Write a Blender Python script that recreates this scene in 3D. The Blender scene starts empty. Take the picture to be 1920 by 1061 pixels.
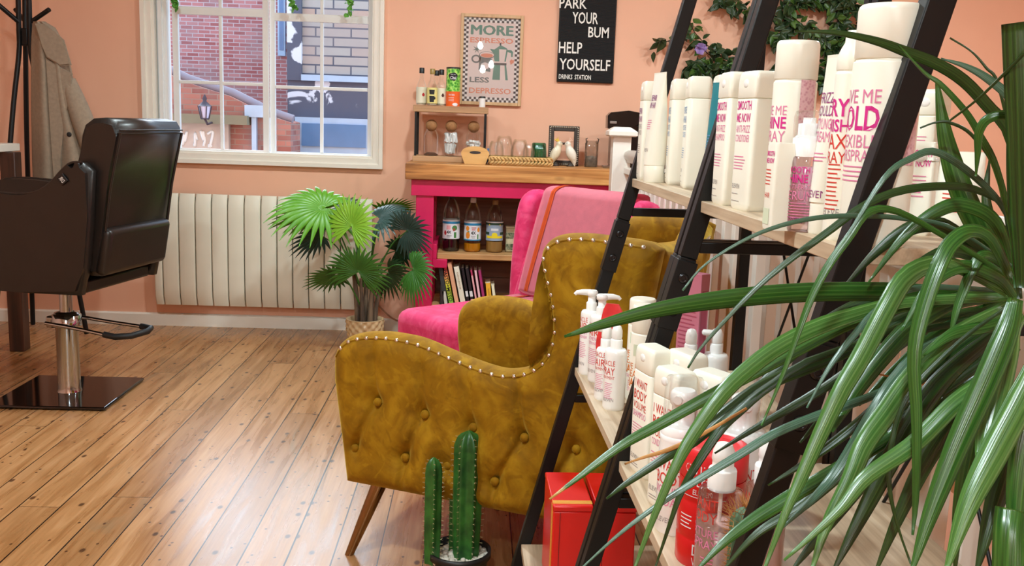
import bpy, bmesh, math, random
from mathutils import Vector, Matrix, noise as mnoise
R = math.radians
V = Vector
random.seed(7)
sc = bpy.context.scene
COL = sc.collection

# ------------------------------------------------------------------ camera
CAM_H = 1.2
F_PX, W_PX, H_PX = 1800.0, 1920.0, 1061.0
_yaw, _pitch, _roll = R(2.3236), R(9.4138), R(1.999)
_F = V((math.sin(_yaw)*math.cos(_pitch), math.cos(_yaw)*math.cos(_pitch), -math.sin(_pitch)))
_R0 = V((math.cos(_yaw), -math.sin(_yaw), 0)); _U0 = _R0.cross(_F)
CR = _R0*math.cos(_roll) + _U0*math.sin(_roll)
CU = -_R0*math.sin(_roll) + _U0*math.cos(_roll)
CF = _F
cd = bpy.data.cameras.new('camera'); cam = bpy.data.objects.new('camera', cd); COL.objects.link(cam)
cd.sensor_fit = 'HORIZONTAL'; cd.sensor_width = 36.0; cd.lens = 36.0*F_PX/W_PX
cd.clip_start = .02; cd.clip_end = 200
m = Matrix((( CR.x, CU.x, -CF.x, 0), (CR.y, CU.y, -CF.y, 0), (CR.z, CU.z, -CF.z, CAM_H), (0, 0, 0, 1)))
cam.matrix_world = m
sc.camera = cam

def at(x, y, X=None, Y=None, Z=None):
    """the point of the room that lies on a given plane along a line of sight measured in the photo"""
    r = CF + CR*((x-W_PX/2)/F_PX) - CU*((y-H_PX/2)/F_PX)
    if Y is not None: t = Y/r.y
    elif X is not None: t = X/r.x
    else: t = (Z-CAM_H)/r.z
    return V((0, 0, CAM_H)) + r*t

# ------------------------------------------------------------------ light and exposure
sc.view_settings.view_transform = 'Standard'; sc.view_settings.look = 'None'
sc.view_settings.gamma = 1.0; sc.view_settings.use_curve_mapping = False
sc.view_settings.exposure = 0.33
try:
    sc.cycles.use_denoising = True
    sc.cycles.max_bounces = 10; sc.cycles.transparent_max_bounces = 24
    sc.cycles.sample_clamp_indirect = 6.0
    sc.cycles.caustics_reflective = False; sc.cycles.caustics_refractive = False
except Exception: pass
wd = bpy.data.worlds.new('sky'); sc.world = wd; wd.use_nodes = True
bg = wd.node_tree.nodes['Background']; bg.inputs[0].default_value = (.52, .74, 1.0, 1); bg.inputs[1].default_value = 2.2

def lamp(name, kind, loc, energy, color=(1, .86, .70), size=.1, rot=None, **k):
    l = bpy.data.lights.new(name, kind); l.energy = energy; l.color = color
    if kind == 'AREA': l.shape = 'DISK'; l.size = size
    elif kind == 'SUN': l.angle = size
    else: l.shadow_soft_size = size
    for a, b in k.items(): setattr(l, a, b)
    o = bpy.data.objects.new(name, l); COL.objects.link(o); o.location = loc
    if rot: o.rotation_euler = rot
    return o
WARM = (.84, 1.0, 1.03)
lamp('sun', 'SUN', (0, 12, 8), 6.5, (.86, .93, 1), R(60), (R(48), 0, R(205)))
for i, (x, y, e) in enumerate(((-1.3, 3.6, 14), (.05, 3.6, 29), (1.5, 3.8, 16), (2.5, 3.4, 22), (-.85, 1.3, 34), (-.35, -.8, 34))):  # ceiling lights; the rightmost one is added to brighten the back wall there
    lamp('ceiling_and_fill_light', 'AREA', (x, y, 2.56), e, WARM, .14)
# ------------------------------------------------------------------ helpers
def lin(c):
    if isinstance(c, str): c = tuple(int(c[i:i+2], 16) for i in (0, 2, 4))
    o = []
    for v in c[:3]:
        v = v/255.0
        o.append(v/12.92 if v <= .04045 else ((v+.055)/1.055)**2.4)
    return (o[0], o[1], o[2], 1)

class NT:
    """tiny node-tree writer"""
    def __init__(s, name):
        s.m = bpy.data.materials.new(name); s.m.use_nodes = True; s.t = s.m.node_tree
        s.t.nodes.clear(); s.out = s.t.nodes.new('ShaderNodeOutputMaterial')
    def n(s, typ, props=None, **ins):
        nd = s.t.nodes.new('ShaderNode'+typ)
        for k, v in (props or {}).items(): setattr(nd, k, v)
        for k, v in ins.items():
            key = int(k[1:]) if k[0] == 'i' and k[1:].isdigit() else k.replace('_', ' ')
            s.set(nd, key, v)
        return nd
    def set(s, nd, key, v):
        sk = nd.inputs[key]
        if isinstance(v, bpy.types.NodeSocket): s.t.links.new(v, sk)
        elif isinstance(v, bpy.types.Node): s.t.links.new(v.outputs[0], sk)
        else: sk.default_value = v
    def mth(s, op, a, b=None, c=None, clamp=False):
        nd = s.n('Math', {'operation': op, 'use_clamp': clamp}); s.set(nd, 0, a)
        if b is not None: s.set(nd, 1, b)
        if c is not None: s.set(nd, 2, c)
        return nd.outputs[0]
    def mix(s, f, a, b, mode='MIX'):
        nd = s.n('Mix', {'data_type': 'RGBA', 'blend_type': mode})
        s.set(nd, 0, f); s.set(nd, 6, a); s.set(nd, 7, b)
        return nd.outputs[2]
    def ramp(s, f, stops, interp='LINEAR'):
        nd = s.n('ValToRGB'); s.set(nd, 0, f); cr = nd.color_ramp; cr.interpolation = interp
        while len(cr.elements) < len(stops): cr.elements.new(.5)
        for e, (p, c) in zip(cr.elements, stops): e.position = p; e.color = c if len(c) == 4 else (*c, 1)
        return nd.outputs[0]
    def sep(s, v):
        nd = s.n('SeparateXYZ'); s.set(nd, 0, v); return nd.outputs
    def comb(s, x, y, z):
        nd = s.n('CombineXYZ'); s.set(nd, 0, x); s.set(nd, 1, y); s.set(nd, 2, z); return nd.outputs[0]
    def end(s, shader):
        s.t.links.new(shader if isinstance(shader, bpy.types.NodeSocket) else shader.outputs[0], s.out.inputs[0]); return s.m
    def bsdf(s, col, rough=.5, metal=0, bump=None, bstr=.3, bdist=.002, **k):
        b = s.n('BsdfPrincipled'); s.set(b, 'Base Color', col); s.set(b, 'Roughness', rough); s.set(b, 'Metallic', metal)
        for kk, v in k.items(): s.set(b, kk.replace('_', ' '), v)
        if bump is not None:
            bp = s.n('Bump'); bp.inputs['Strength'].default_value = bstr; bp.inputs['Distance'].default_value = bdist
            s.set(bp, 'Height', bump); s.t.links.new(bp.outputs[0], b.inputs['Normal'])
        return b

_mc = {}
def mat(name, col, rough=.5, metal=0, var=.06, vscale=9, bump=0, bscale=60, emit=0, **k):
    """plain procedural material with a slight tone variation"""
    if name in _mc: return _mc[name]
    t = NT(name); c = lin(col)
    tc = t.n('TexCoord').outputs['Object']
    ns = t.n('TexNoise', Vector=tc, Scale=float(vscale), Detail=4.0)
    dk = tuple(v*(1-var) for v in c[:3])+(1,); lt = tuple(min(1, v*(1+var)) for v in c[:3])+(1,)
    cc = t.ramp(ns.outputs[0], [(.3, dk), (.7, lt)])
    bsock = None
    if bump: bsock = t.n('TexNoise', Vector=tc, Scale=float(bscale), Detail=3.0).outputs[0]
    b = t.bsdf(cc, rough, metal, bsock, bump, **k)
    if emit: t.set(b, 'Emission Color', (.88, 1.0, 1.0, 1)); t.set(b, 'Emission Strength', float(emit))
    _mc[name] = t.end(b); return _mc[name]

def glass(name, tint=(1, 1, 1), refl=1.0, rough=.02, base=.0):
    """thin clear glass or plastic: clear with a fresnel gloss"""
    if name in _mc: return _mc[name]
    t = NT(name)
    tr = t.n('BsdfTransparent'); tr.inputs[0].default_value = (*tint, 1)
    gl = t.n('BsdfGlossy'); gl.inputs['Roughness'].default_value = rough; gl.inputs[0].default_value = (1, 1, 1, 1)
    lw = t.n('LayerWeight'); lw.inputs[0].default_value = .28
    f = t.mth('MULTIPLY_ADD', lw.outputs['Fresnel'], refl*.8, base, True)
    mx = t.n('MixShader'); t.set(mx, 0, f); t.set(mx, 1, tr); t.set(mx, 2, gl)
    _mc[name] = t.end(mx); return _mc[name]

def wood(name, c1, c2, c3, axis=1, scale=1.0, rough=.45, knots=True, bump=.15):
    if name in _mc: return _mc[name]
    t = NT(name); p = t.sep(t.n('TexCoord').outputs['Object'])
    sx = [22., 22., 22.]; sx[axis] = 1.6
    v = t.comb(*[t.mth('MULTIPLY', p[i], sx[i]*scale) for i in range(3)])
    n1 = t.n('TexNoise', Vector=v, Scale=1.0, Detail=6.0, Distortion=.9).outputs[0]
    sx2 = [140., 140., 140.]; sx2[axis] = 5.
    v2 = t.comb(*[t.mth('MULTIPLY', p[i], sx2[i]*scale) for i in range(3)])
    n2 = t.n('TexNoise', Vector=v2, Scale=1.0, Detail=3.0).outputs[0]
    f = t.mth('ADD', t.mth('MULTIPLY', n1, .75), t.mth('MULTIPLY', n2, .25))
    c = t.ramp(f, [(.34, lin(c1)), (.5, lin(c2)), (.66, lin(c3))])
    if knots:
        sk = [7., 7., 7.]; sk[axis] = 3.
        vk = t.comb(*[t.mth('MULTIPLY', p[i], sk[i]*scale) for i in range(3)])
        vo = t.n('TexVoronoi', Vector=vk, Scale=1.0).outputs['Distance']
        c = t.mix(t.ramp(vo, [(.05, (1, 1, 1, 1)), (.13, (0, 0, 0, 1))]), c, lin((70, 38, 18)))
    _mc[name] = t.end(t.bsdf(c, rough, 0, f, bump)); return _mc[name]

class MB:
    """collects shapes into one mesh"""
    def __init__(s): s.bm = bmesh.new(); s.mi = 0; s.uv = s.bm.loops.layers.uv.new('UVMap')
    def face(s, vs, sm=True):
        try: f = s.bm.faces.new(vs)
        except ValueError: return None
        f.material_index = s.mi; f.smooth = sm; return f
    def vert(s, p): return s.bm.verts.new(p)
    def box(s, c, d, bev=0.0, M=None, seg=2):
        x, y, z = (q/2 for q in d); c = V(c)
        pts = [V((a*x, b*y, e*z)) for a in (-1, 1) for b in (-1, 1) for e in (-1, 1)]
        vs = [s.vert(((M @ p) if M else p) + c) for p in pts]
        fs = [s.face([vs[i] for i in q], False) for q in ((0, 1, 3, 2), (4, 6, 7, 5), (0, 4, 5, 1), (2, 3, 7, 6), (0, 2, 6, 4), (1, 5, 7, 3))]
        if bev > 0:
            es = list({e for f in fs for e in f.edges})
            r = bmesh.ops.bevel(s.bm, geom=es, offset=bev, segments=seg, affect='EDGES', profile=.5, clamp_overlap=True)
            for f in r['faces']: f.smooth = True; f.material_index = s.mi
        return s
    def span(s, a, b, bev=0.0):
        a, b = V(a), V(b); return s.box((a+b)/2, (abs(b.x-a.x), abs(b.y-a.y), abs(b.z-a.z)), bev)
    def loft(s, rings, cap0=True, cap1=True, closed=True, sm=True):
        prev = None; first = None
        for rg in rings:
            cur = [s.vert(p) for p in rg]
            if prev:
                n = len(cur)
                for i in range(n if closed else n-1):
                    j = (i+1) % n; s.face([prev[i], prev[j], cur[j], cur[i]], sm)
            else: first = cur
            prev = cur
        for on, vs in ((cap0, first[::-1]), (cap1, prev)):
            if on and closed:
                f = s.face(vs, False)
                if f:
                    for e in f.edges: e.smooth = False
        return s
    def lathe(s, prof, c=(0, 0, 0), seg=28, M=None, sx=1, sy=1, cap0=True, cap1=True):
        c = V(c); rings = []
        for r, z in prof:
            rg = []
            for i in range(seg):
                a = 2*math.pi*i/seg; p = V((r*sx*math.cos(a), r*sy*math.sin(a), z))
                rg.append(((M @ p) if M else p)+c)
            rings.append(rg)
        return s.loft(rings, cap0, cap1)
    def tube(s, pts, r, seg=8, cap=True, closed=False):
        pts = [V(p) for p in pts]; n = len(pts); rr = r if isinstance(r, (list, tuple)) else [r]*n
        rings = []; up = None
        for i, p in enumerate(pts):
            if closed: d = pts[(i+1) % n]-pts[i-1]
            else: d = pts[min(i+1, n-1)]-pts[max(i-1, 0)]
            d.normalize()
            if up is None:
                up = V((0, 0, 1)) if abs(d.z) < .9 else V((1, 0, 0))
            up = (up - d*up.dot(d)); up.normalize(); sd = d.cross(up)
            rings.append([p + (up*math.sin(2*math.pi*k/seg) + sd*math.cos(2*math.pi*k/seg))*rr[i] for k in range(seg)])
        if closed: rings.append(rings[0]); cap = False
        return s.loft(rings, cap, cap)
    def bar(s, a, b, w, d, up=(0, 1, 0), bev=0.0):
        """straight bar of rectangular section w (across up) x d (along up)"""
        a, b = V(a), V(b); z = (b-a); L = z.length; z.normalize(); u = V(up); u = (u-z*u.dot(z)).normalized(); x = u.cross(z)
        M = Matrix((x, u, z)).transposed()
        return s.box((a+b)/2, (w, d, L), bev, M)
    def prism(s, poly, z0, z1, M=None, c=(0, 0, 0), sm=False, bev=0.0):
        c = V(c)
        f = lambda p, z: ((M @ V((p[0], p[1], z))) if M else V((p[0], p[1], z)))+c
        a = [s.vert(f(p, z0)) for p in poly]; b = [s.vert(f(p, z1)) for p in poly]; n = len(poly)
        fs = [s.face(a[::-1], False), s.face(b, False)]
        for i in range(n): fs.append(s.face([a[i], a[(i+1) % n], b[(i+1) % n], b[i]], sm))
        if bev:
            es = list(set(fs[0].edges) | set(fs[1].edges))
            bmesh.ops.bevel(s.bm, geom=es, offset=bev, segments=2, affect='EDGES', clamp_overlap=True)
        return s
    def sphere(s, c, r, sc3=(1, 1, 1), u=16, v=10, M=None):
        c = V(c); rings = []
        for j in range(1, v):
            th = math.pi*j/v
            rings.append([((M @ V((r*sc3[0]*math.sin(th)*math.cos(2*math.pi*i/u), r*sc3[1]*math.sin(th)*math.sin(2*math.pi*i/u), -r*sc3[2]*math.cos(th)))) if M else V((r*sc3[0]*math.sin(th)*math.cos(2*math.pi*i/u), r*sc3[1]*math.sin(th)*math.sin(2*math.pi*i/u), -r*sc3[2]*math.cos(th))))+c for i in range(u)])
        return s.loft(rings)
    def strip(s, pts, ws, side, fold=.25, thick=.0006, nseg=None):
        """a leaf blade along pts: half widths ws, side vectors, V fold; UV x across, y along"""
        n = len(pts); rows = []
        for i in range(n):
            p = V(pts[i]); d = V(pts[min(i+1, n-1)])-V(pts[max(i-1, 0)]); d.normalize()
            sd = V(side[i] if isinstance(side, list) else side); sd = sd-d*sd.dot(d)
            if sd.length < 1e-6: sd = d.orthogonal()
            sd.normalize(); nn = sd.cross(d)
            w = ws[i]; row = []
            for k, u in enumerate((-1, -.5, 0, .5, 1)):
                row.append(p + sd*(u*w) + nn*(abs(u)*fold*w))
            rows.append((row, nn))
        top = [[s.vert(p) for p in row] for row, nn in rows]
        bot = [[s.vert(p-nn*thick) for p in row] for row, nn in rows]
        for i in range(n-1):
            for k in range(4):
                for g, fl in ((top, False), (bot, True)):
                    q = [g[i][k], g[i][k+1], g[i+1][k+1], g[i+1][k]]; uvq = [(k/4, i/(n-1)), ((k+1)/4, i/(n-1)), ((k+1)/4, (i+1)/(n-1)), (k/4, (i+1)/(n-1))]
                    if fl: q.reverse(); uvq.reverse()
                    f = s.face(q)
                    if f:
                        for l, uv in zip(f.loops, uvq): l[s.uv].uv = uv
            for k in (0, 4):
                q = [top[i][k], top[i+1][k], bot[i+1][k], bot[i][k]]
                s.face(q if k == 0 else q[::-1])
        s.face([v for v in top[0]]+[v for v in bot[0]][::-1]); s.face(([v for v in top[-1]]+[v for v in bot[-1]][::-1])[::-1])
        return s
    def build(s, name, mats, parent=None, loc=None, rotz=0, fix=True):
        if fix: bmesh.ops.recalc_face_normals(s.bm, faces=s.bm.faces[:])
        me = bpy.data.meshes.new(name); s.bm.to_mesh(me); s.bm.free()
        for mm in (mats if isinstance(mats, (list, tuple)) else [mats]): me.materials.append(mm)
        o = bpy.data.objects.new(name, me); COL.objects.link(o)
        if parent: o.parent = parent
        if loc is not None: o.location = loc
        if rotz: o.rotation_euler.z = rotz
        return o

def thing(name, label, cat, loc=(0, 0, 0), rz=0, group=None):
    o = bpy.data.objects.new(name, None); COL.objects.link(o); o.empty_display_size = .05
    o.location = loc; o.rotation_euler.z = rz; o['label'] = label; o['category'] = cat
    if group: o['group'] = group
    return o
def tag(o, label, cat, group=None):
    o['label'] = label; o['category'] = cat
    if group: o['group'] = group
    return o
def struct(o): o['kind'] = 'structure'; return o
def dup(root, loc, rz=0, label=None, group=None):
    r = root.copy(); COL.objects.link(r); r.location = loc; r.rotation_euler = (0, 0, rz)
    if label: r['label'] = label
    if group: r['group'] = group
    for ch in list(root.children):
        c = ch.copy(); COL.objects.link(c); c.parent = r
        for g in list(ch.children):
            d = g.copy(); COL.objects.link(d); d.parent = c
    return r

_tx = {}
def glyphs(txt, bold=0.0):
    """text as flat triangles fitted to a unit box"""
    k = (txt, bold)
    if k in _tx: return _tx[k]
    cu = bpy.data.curves.new('t', 'FONT'); cu.body = txt; cu.size = 1; cu.offset = bold; cu.resolution_u = 2; cu.fill_mode = 'FRONT'
    ob = bpy.data.objects.new('t', cu); COL.objects.link(ob)
    bpy.context.view_layer.update()
    me = bpy.data.meshes.new_from_object(ob.evaluated_get(bpy.context.evaluated_depsgraph_get()))
    vs = [(v.co.x, v.co.y) for v in me.vertices]; fs = [tuple(p.vertices) for p in me.polygons]
    bpy.data.objects.remove(ob); bpy.data.curves.remove(cu); bpy.data.meshes.remove(me)
    x0 = min(v[0] for v in vs); x1 = max(v[0] for v in vs); y0 = min(v[1] for v in vs); y1 = max(v[1] for v in vs)
    vs = [((x-x0)/(x1-x0), (y-y0)/max(1e-6, y1-y0)) for x, y in vs]
    _tx[k] = (vs, fs); return _tx[k]
def put_text(mb, txt, fn, u0, v0, w, h, bold=0.0):
    """fn maps (u, v) on the surface to a point; the text fills the box u0..u0+w, v0..v0+h"""
    vs, fs = glyphs(txt, bold)
    bv = [mb.vert(fn(u0+x*w, v0+y*h)) for x, y in vs]
    for f in fs: mb.face([bv[i] for i in f], False)
def put_poly(mb, pts, fn):
    mb.face([mb.vert(fn(*p)) for p in pts], False)
def put_curved(mb, pts, fn, step=.003):
    """a filled outline laid on a curved surface in narrow upright slices"""
    us = [p[0] for p in pts]; a, b = min(us), max(us); n = max(2, int((b-a)/step)+1); prev = None
    def span_(u):
        vs = []
        for (x0, y0), (x1, y1) in zip(pts, pts[1:]+pts[:1]):
            if min(x0, x1)-1e-9 <= u <= max(x0, x1)+1e-9:
                vs.append(y0 if abs(x1-x0) < 1e-9 else y0+(y1-y0)*(u-x0)/(x1-x0))
                if abs(x1-x0) < 1e-9: vs.append(y1)
        return (min(vs), max(vs))
    for i in range(n+1):
        u = a+(b-a)*(i/n); u = min(max(u, a+1e-6), b-1e-6); lo, hi = span_(u)
        cur = (mb.vert(fn(u, lo)), mb.vert(fn(u, hi)))
        if prev: mb.face([prev[0], cur[0], cur[1], prev[1]], False)
        prev = cur
def put_rect(mb, fn, u0, v0, w, h, n=1):
    for i in range(n):
        a, b = u0+w*i/n, u0+w*(i+1)/n
        put_poly(mb, [(a, v0), (b, v0), (b, v0+h), (a, v0+h)], fn)
def smooth_curve(pts, n):
    """Catmull-Rom through pts"""
    P = [V(p) for p in pts]; P = [P[0]*2-P[1]]+P+[P[-1]*2-P[-2]]; out = []
    segs = len(P)-3
    for i in range(n):
        t = i/(n-1)*segs; k = min(int(t), segs-1); t -= k
        a, b, c, d = P[k:k+4]
        out.append(.5*((2*b)+(c-a)*t+(2*a-5*b+4*c-d)*t*t+(3*b-3*c+d-a)*t**3))
    return out
# ------------------------------------------------------------------ room shell
D = 5.43            # back wall
XL, XR, YF, ZC = -3.3, 3.2, -3.0, 2.6
WX0, WX1, WZ0, WZ1 = -1.775, -.575, .99, 2.15    # window opening
def wall_mat():
    t = NT('pink_paint'); tc = t.n('TexCoord').outputs['Object']
    n = t.n('TexNoise', Vector=tc, Scale=2.2, Detail=3.0).outputs[0]
    c = t.ramp(n, [(.3, lin((236, 180, 150))), (.7, lin((242, 187, 157)))])
    b = t.n('TexNoise', Vector=tc, Scale=160.0, Detail=2.0).outputs[0]
    return t.end(t.bsdf(c, .62, 0, b, .06))
M_WALL = wall_mat()
M_WHITE = mat('white_gloss_paint', (236, 230, 218), .32, var=.02, bump=.03)
M_WHITE2 = mat('white_sash_paint', (232, 232, 230), .35, var=.03)
M_CEIL = mat('ceiling_paint', (240, 236, 230), .8)

def floor_mat():
    t = NT('pine_boards'); p = t.sep(t.n('NewGeometry').outputs['Position'])
    x = t.mth('DIVIDE', t.mth('ADD', p[0], 5.0+.1055), .1247)
    bi = t.mth('FLOOR', x); fx = t.mth('FRACT', x)
    wn = t.n('TexWhiteNoise', {'noise_dimensions': '1D'}); t.set(wn, 'W', bi); r1 = wn.outputs[0]
    y2 = t.mth('DIVIDE', t.mth('ADD', p[1], t.mth('MULTIPLY', r1, 9.0)), 2.9)
    seg = t.mth('FLOOR', y2); fy = t.mth('FRACT', y2)
    wn2 = t.n('TexWhiteNoise', {'noise_dimensions': '2D'}); t.set(wn2, 'Vector', t.comb(bi, seg, 0.0)); r2 = wn2.outputs[0]
    off = t.mth('MULTIPLY', r2, 53.0)
    # grain
    v = t.comb(t.mth('ADD', t.mth('MULTIPLY', p[0], 26.0), off), t.mth('MULTIPLY', p[1], 2.1), r2)
    n1 = t.n('TexNoise', Vector=v, Scale=1.0, Detail=6.0, Distortion=1.0).outputs[0]
    v2 = t.comb(t.mth('ADD', t.mth('MULTIPLY', p[0], 170.0), off), t.mth('MULTIPLY', p[1], 5.0), r2)
    n2 = t.n('TexNoise', Vector=v2, Scale=1.0, Detail=3.0, Distortion=.4).outputs[0]
    f = t.mth('ADD', t.mth('MULTIPLY', n1, .68), t.mth('MULTIPLY', n2, .32))
    c = t.ramp(f, [(.24, lin((122, 78, 42))), (.38, lin((166, 116, 70))), (.54, lin((190, 140, 92))), (.72, lin((208, 162, 116)))])
    tone = t.ramp(r2, [(0, (.64, .58, .52, 1)), (.5, (.84, .80, .77, 1)), (1, (.97, .95, .93, 1))])
    c = t.mix(1.0, c, tone, 'MULTIPLY')
    # worn grey patches
    wv = t.comb(t.mth('ADD', t.mth('MULTIPLY', p[0], 7.0), off), t.mth('MULTIPLY', p[1], 1.1), r2)
    w = t.n('TexNoise', Vector=wv, Scale=1.0, Detail=5.0, Distortion=1.0).outputs[0]
    c = t.mix(t.mth('MULTIPLY', t.ramp(w, [(.64, (0, 0, 0, 1)), (.72, (1, 1, 1, 1))]), .6), c, lin((120, 104, 80)))
    # small knots and nail marks
    kv = t.comb(t.mth('ADD', t.mth('MULTIPLY', p[0], 17.0), off), t.mth('MULTIPLY', p[1], 10.0), 0.0)
    vo = t.n('TexVoronoi', {'voronoi_dimensions': '2D'}, Vector=kv, Scale=1.0, Randomness=1.0)
    rk = t.sep(vo.outputs['Color'])[0]
    kn = t.mth('MULTIPLY', t.ramp(vo.outputs['Distance'], [(.09, (1, 1, 1, 1)), (.17, (0, 0, 0, 1))]), t.mth('GREATER_THAN', rk, .86))
    kv2 = t.comb(t.mth('ADD', t.mth('MULTIPLY', p[0], 30.0), off), t.mth('MULTIPLY', p[1], 24.0), 3.0)
    vo2 = t.n('TexVoronoi', {'voronoi_dimensions': '2D'}, Vector=kv2, Scale=1.0, Randomness=1.0)
    rk2 = t.sep(vo2.outputs['Color'])[0]
    kn2 = t.mth('MULTIPLY', t.ramp(vo2.outputs['Distance'], [(.09, (1, 1, 1, 1)), (.15, (0, 0, 0, 1))]), t.mth('GREATER_THAN', rk2, .90))
    c = t.mix(t.mth('MULTIPLY', t.mth('MAXIMUM', kn, kn2), .85), c, lin((58, 30, 14)))
    # gaps
    e = t.mth('MULTIPLY', t.mth('MINIMUM', fx, t.mth('SUBTRACT', 1.0, fx)), .1247)
    gw = t.mth('MULTIPLY_ADD', r1, .0016, .0013)
    gap = t.mth('LESS_THAN', e, gw)
    ej = t.mth('LESS_THAN', fy, .0009)
    g = t.mth('MAXIMUM', gap, ej)
    c = t.mix(g, c, lin((30, 18, 10)))
    rg = t.mth('ADD', t.mth('MULTIPLY', n1, .26), .16)
    h = t.mth('SUBTRACT', t.mth('MULTIPLY', f, .5), t.mth('MULTIPLY', g, 1.0))
    b = t.bsdf(c, rg, 0, h, .15, .0012, Coat_Weight=.06, Coat_Roughness=.22)
    return t.end(b)
M_FLOOR = floor_mat()

SX0, SX1, SY0 = .80, 1.75, .2        # stairwell opening beyond the balustrade
mb = MB()
mb.span((XL, YF, -.06), (SX0, D, 0)); mb.span((SX1, YF, -.06), (XR, D, 0)); mb.span((SX0, YF, -.06), (SX1, SY0, 0))
struct(mb.build('floor', M_FLOOR))
mb = MB()
T = .30
mb.span((XL-.2, D, -2.6), (WX0, D+T, 2.8)); mb.span((WX1, D, -2.6), (XR+.2, D+T, 2.8))
mb.span((WX0, D, -2.6), (WX1, D+T, WZ0)); mb.span((WX0, D, WZ1), (WX1, D+T, 2.8))
struct(mb.build('wall_back', M_WALL))
for nm, a, b in (('wall_left', (XL-.2, YF, -.06), (XL, D, 2.8)), ('wall_right', (XR, YF, -.06), (XR+.2, D, 2.8)), ('wall_front', (XL-.2, YF-.2, -.06), (XR+.2, YF, 2.8))):
    struct(MB().span(a, b).build(nm, M_WALL))
mb = MB(); mb.span((SX0-.03, SY0, -2.6), (SX0, D, -.06)); mb.span((SX1, SY0, -2.6), (SX1+.05, D, -.06)); mb.span((SX0, SY0-.05, -2.6), (SX1, SY0, -.06)); mb.span((SX0, SY0, -2.65), (SX1, D, -2.6))
struct(mb.build('wall_stairwell', M_WALL))
struct(MB().span((XL-.2, YF-.2, ZC), (XR+.2, D+.02, ZC+.1)).build('ceiling', M_CEIL))
mb = MB(); mb.prism([(-.018, 0), (0, 0), (0, .072), (-.010, .072), (-.018, .064)], XL, SX0, Matrix(((0, 0, 1), (1, 0, 0), (0, 1, 0))), (0, D, 0))
struct(mb.build('baseboard_back', M_WHITE))

# ------------------------------------------------------------------ window
win = thing('window_1', '', '', (0, 0, 0)); del win['label']; del win['category']; win['kind'] = 'structure'
mb = MB()
def casing(mb, x0, x1, z0, z1, w, y0, y1):
    mb.span((x0, y0, z0), (x0+w, y1, z1)); mb.span((x1-w, y0, z0), (x1, y1, z1))
    mb.span((x0+w, y0, z0), (x1-w, y1, z0+w)); mb.span((x0+w, y0, z1-w), (x1-w, y1, z1))
casing(mb, -1.835, -.525, .925, 2.22, .022, D-.034, D+.01)
casing(mb, -1.815, -.545, .945, 2.2, .035, D-.022, D+.01)
casing(mb, -1.785, -.572, .975, 2.17, .018, D-.012, D+.03)
struct(mb.build('casing', M_WHITE, win))
mb = MB()
mb.span((-1.775, D+.035, .985), (-1.715, D+.10, 2.16)); mb.span((-.600, D+.035, .985), (-.57, D+.10, 2.16))
mb.span((-1.715, D+.05, .97), (-.6, D+.12, .992)); mb.span((-1.755, D+.012, .985), (-1.735, D+.05, 2.16))
mb.span((-1.742, D+.024, .985), (-1.73, D+.05, 2.16))
struct(mb.build('box_frame', M_WHITE2, win))
M_PANE = glass('window_glass', (.97, .99, 1), .5)
def sash(x0, x1, z0, z1, y, nx, nz, name, st=.03, botr=.03):
    mb = MB(); t = .03
    mb.span((x0, y, z0), (x0+st, y+t, z1)); mb.span((x1-st, y, z0), (x1, y+t, z1))
    mb.span((x0+st, y, z0), (x1-st, y+t, z0+botr)); mb.span((x0+st, y, z1-.03), (x1-st, y+t, z1))
    for i in range(1, nx):
        x = x0+(x1-x0)*i/nx; mb.span((x-.009, y+.003, z0+botr), (x+.009, y+t-.003, z1-.03), .003)
    for i in range(1, nz):
        z = z0+botr+(z1-z0-.03-botr)*i/nz; mb.span((x0+st, y+.004, z-.009), (x1-st, y+t-.004, z+.009), .003)
    o = struct(mb.build(name, M_WHITE2, win))
    g = MB(); g.span((x0+st-.005, y+t/2-.0015, z0+botr-.005), (x1-st+.005, y+t/2+.0015, z1-.025))
    struct(g.build('pane', M_PANE, o))
YS = D+.06
pz = lambda y, x=520: at(x, y, Y=YS)[2]
px = lambda x, y=150: at(x, y, Y=YS)[0]
zb = pz(288)-.006
zm0, zm1 = pz(36)-.004, pz(24)+.004
sash(px(325), px(503), zb, zm1, YS, 2, 2, 'sash', .03, .02)
sash(px(503)+.002, px(698), zb-.004, zm1-.012, YS+.034, 2, 2, 'sash', .028, .02)
sash(px(325), px(503), zm1, 2.16, YS+.004, 2, 2, 'sash', .03, .012)
sash(px(503)+.002, px(698), zm1-.012, 2.16, YS+.038, 2, 2, 'sash', .028, .012)

# ------------------------------------------------------------------ the alley outside
def brick(name, c1, c2, mortar, scale, bw=.22, bh=.075, ms=.012, off=.5):
    t = NT(name); p = t.sep(t.n('TexCoord').outputs['Object'])
    v = t.comb(t.mth('ADD', p[0], t.mth('MULTIPLY', p[1], 1.0)), p[2], 0.0)
    b = t.n('TexBrick', {'offset': off}, Vector=v, Color1=lin(c1), Color2=lin(c2), Mortar=lin(mortar), Scale=float(scale), Mortar_Size=float(ms), Brick_Width=float(bw), Row_Height=float(bh), Bias=-.1)
    n = t.n('TexNoise', Vector=v, Scale=3.0, Detail=5.0).outputs[0]
    c = t.mix(t.mth('MULTIPLY', t.ramp(n, [(.45, (0, 0, 0, 1)), (.7, (1, 1, 1, 1))]), .45), b.outputs[0], lin((150, 140, 140)))
    return t.end(t.bsdf(c, .85, 0, b.outputs[1], .3, .01))
def peeling(name, dark, light, sc, lo, hi):
    t = NT(name); tc = t.n('TexCoord').outputs['Object']
    n = t.n('TexNoise', Vector=tc, Scale=float(sc), Detail=6.0, Distortion=.8).outputs[0]
    c = t.ramp(n, [(lo, lin(dark)), (hi, lin(light))])
    return t.end(t.bsdf(c, .8))
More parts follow.
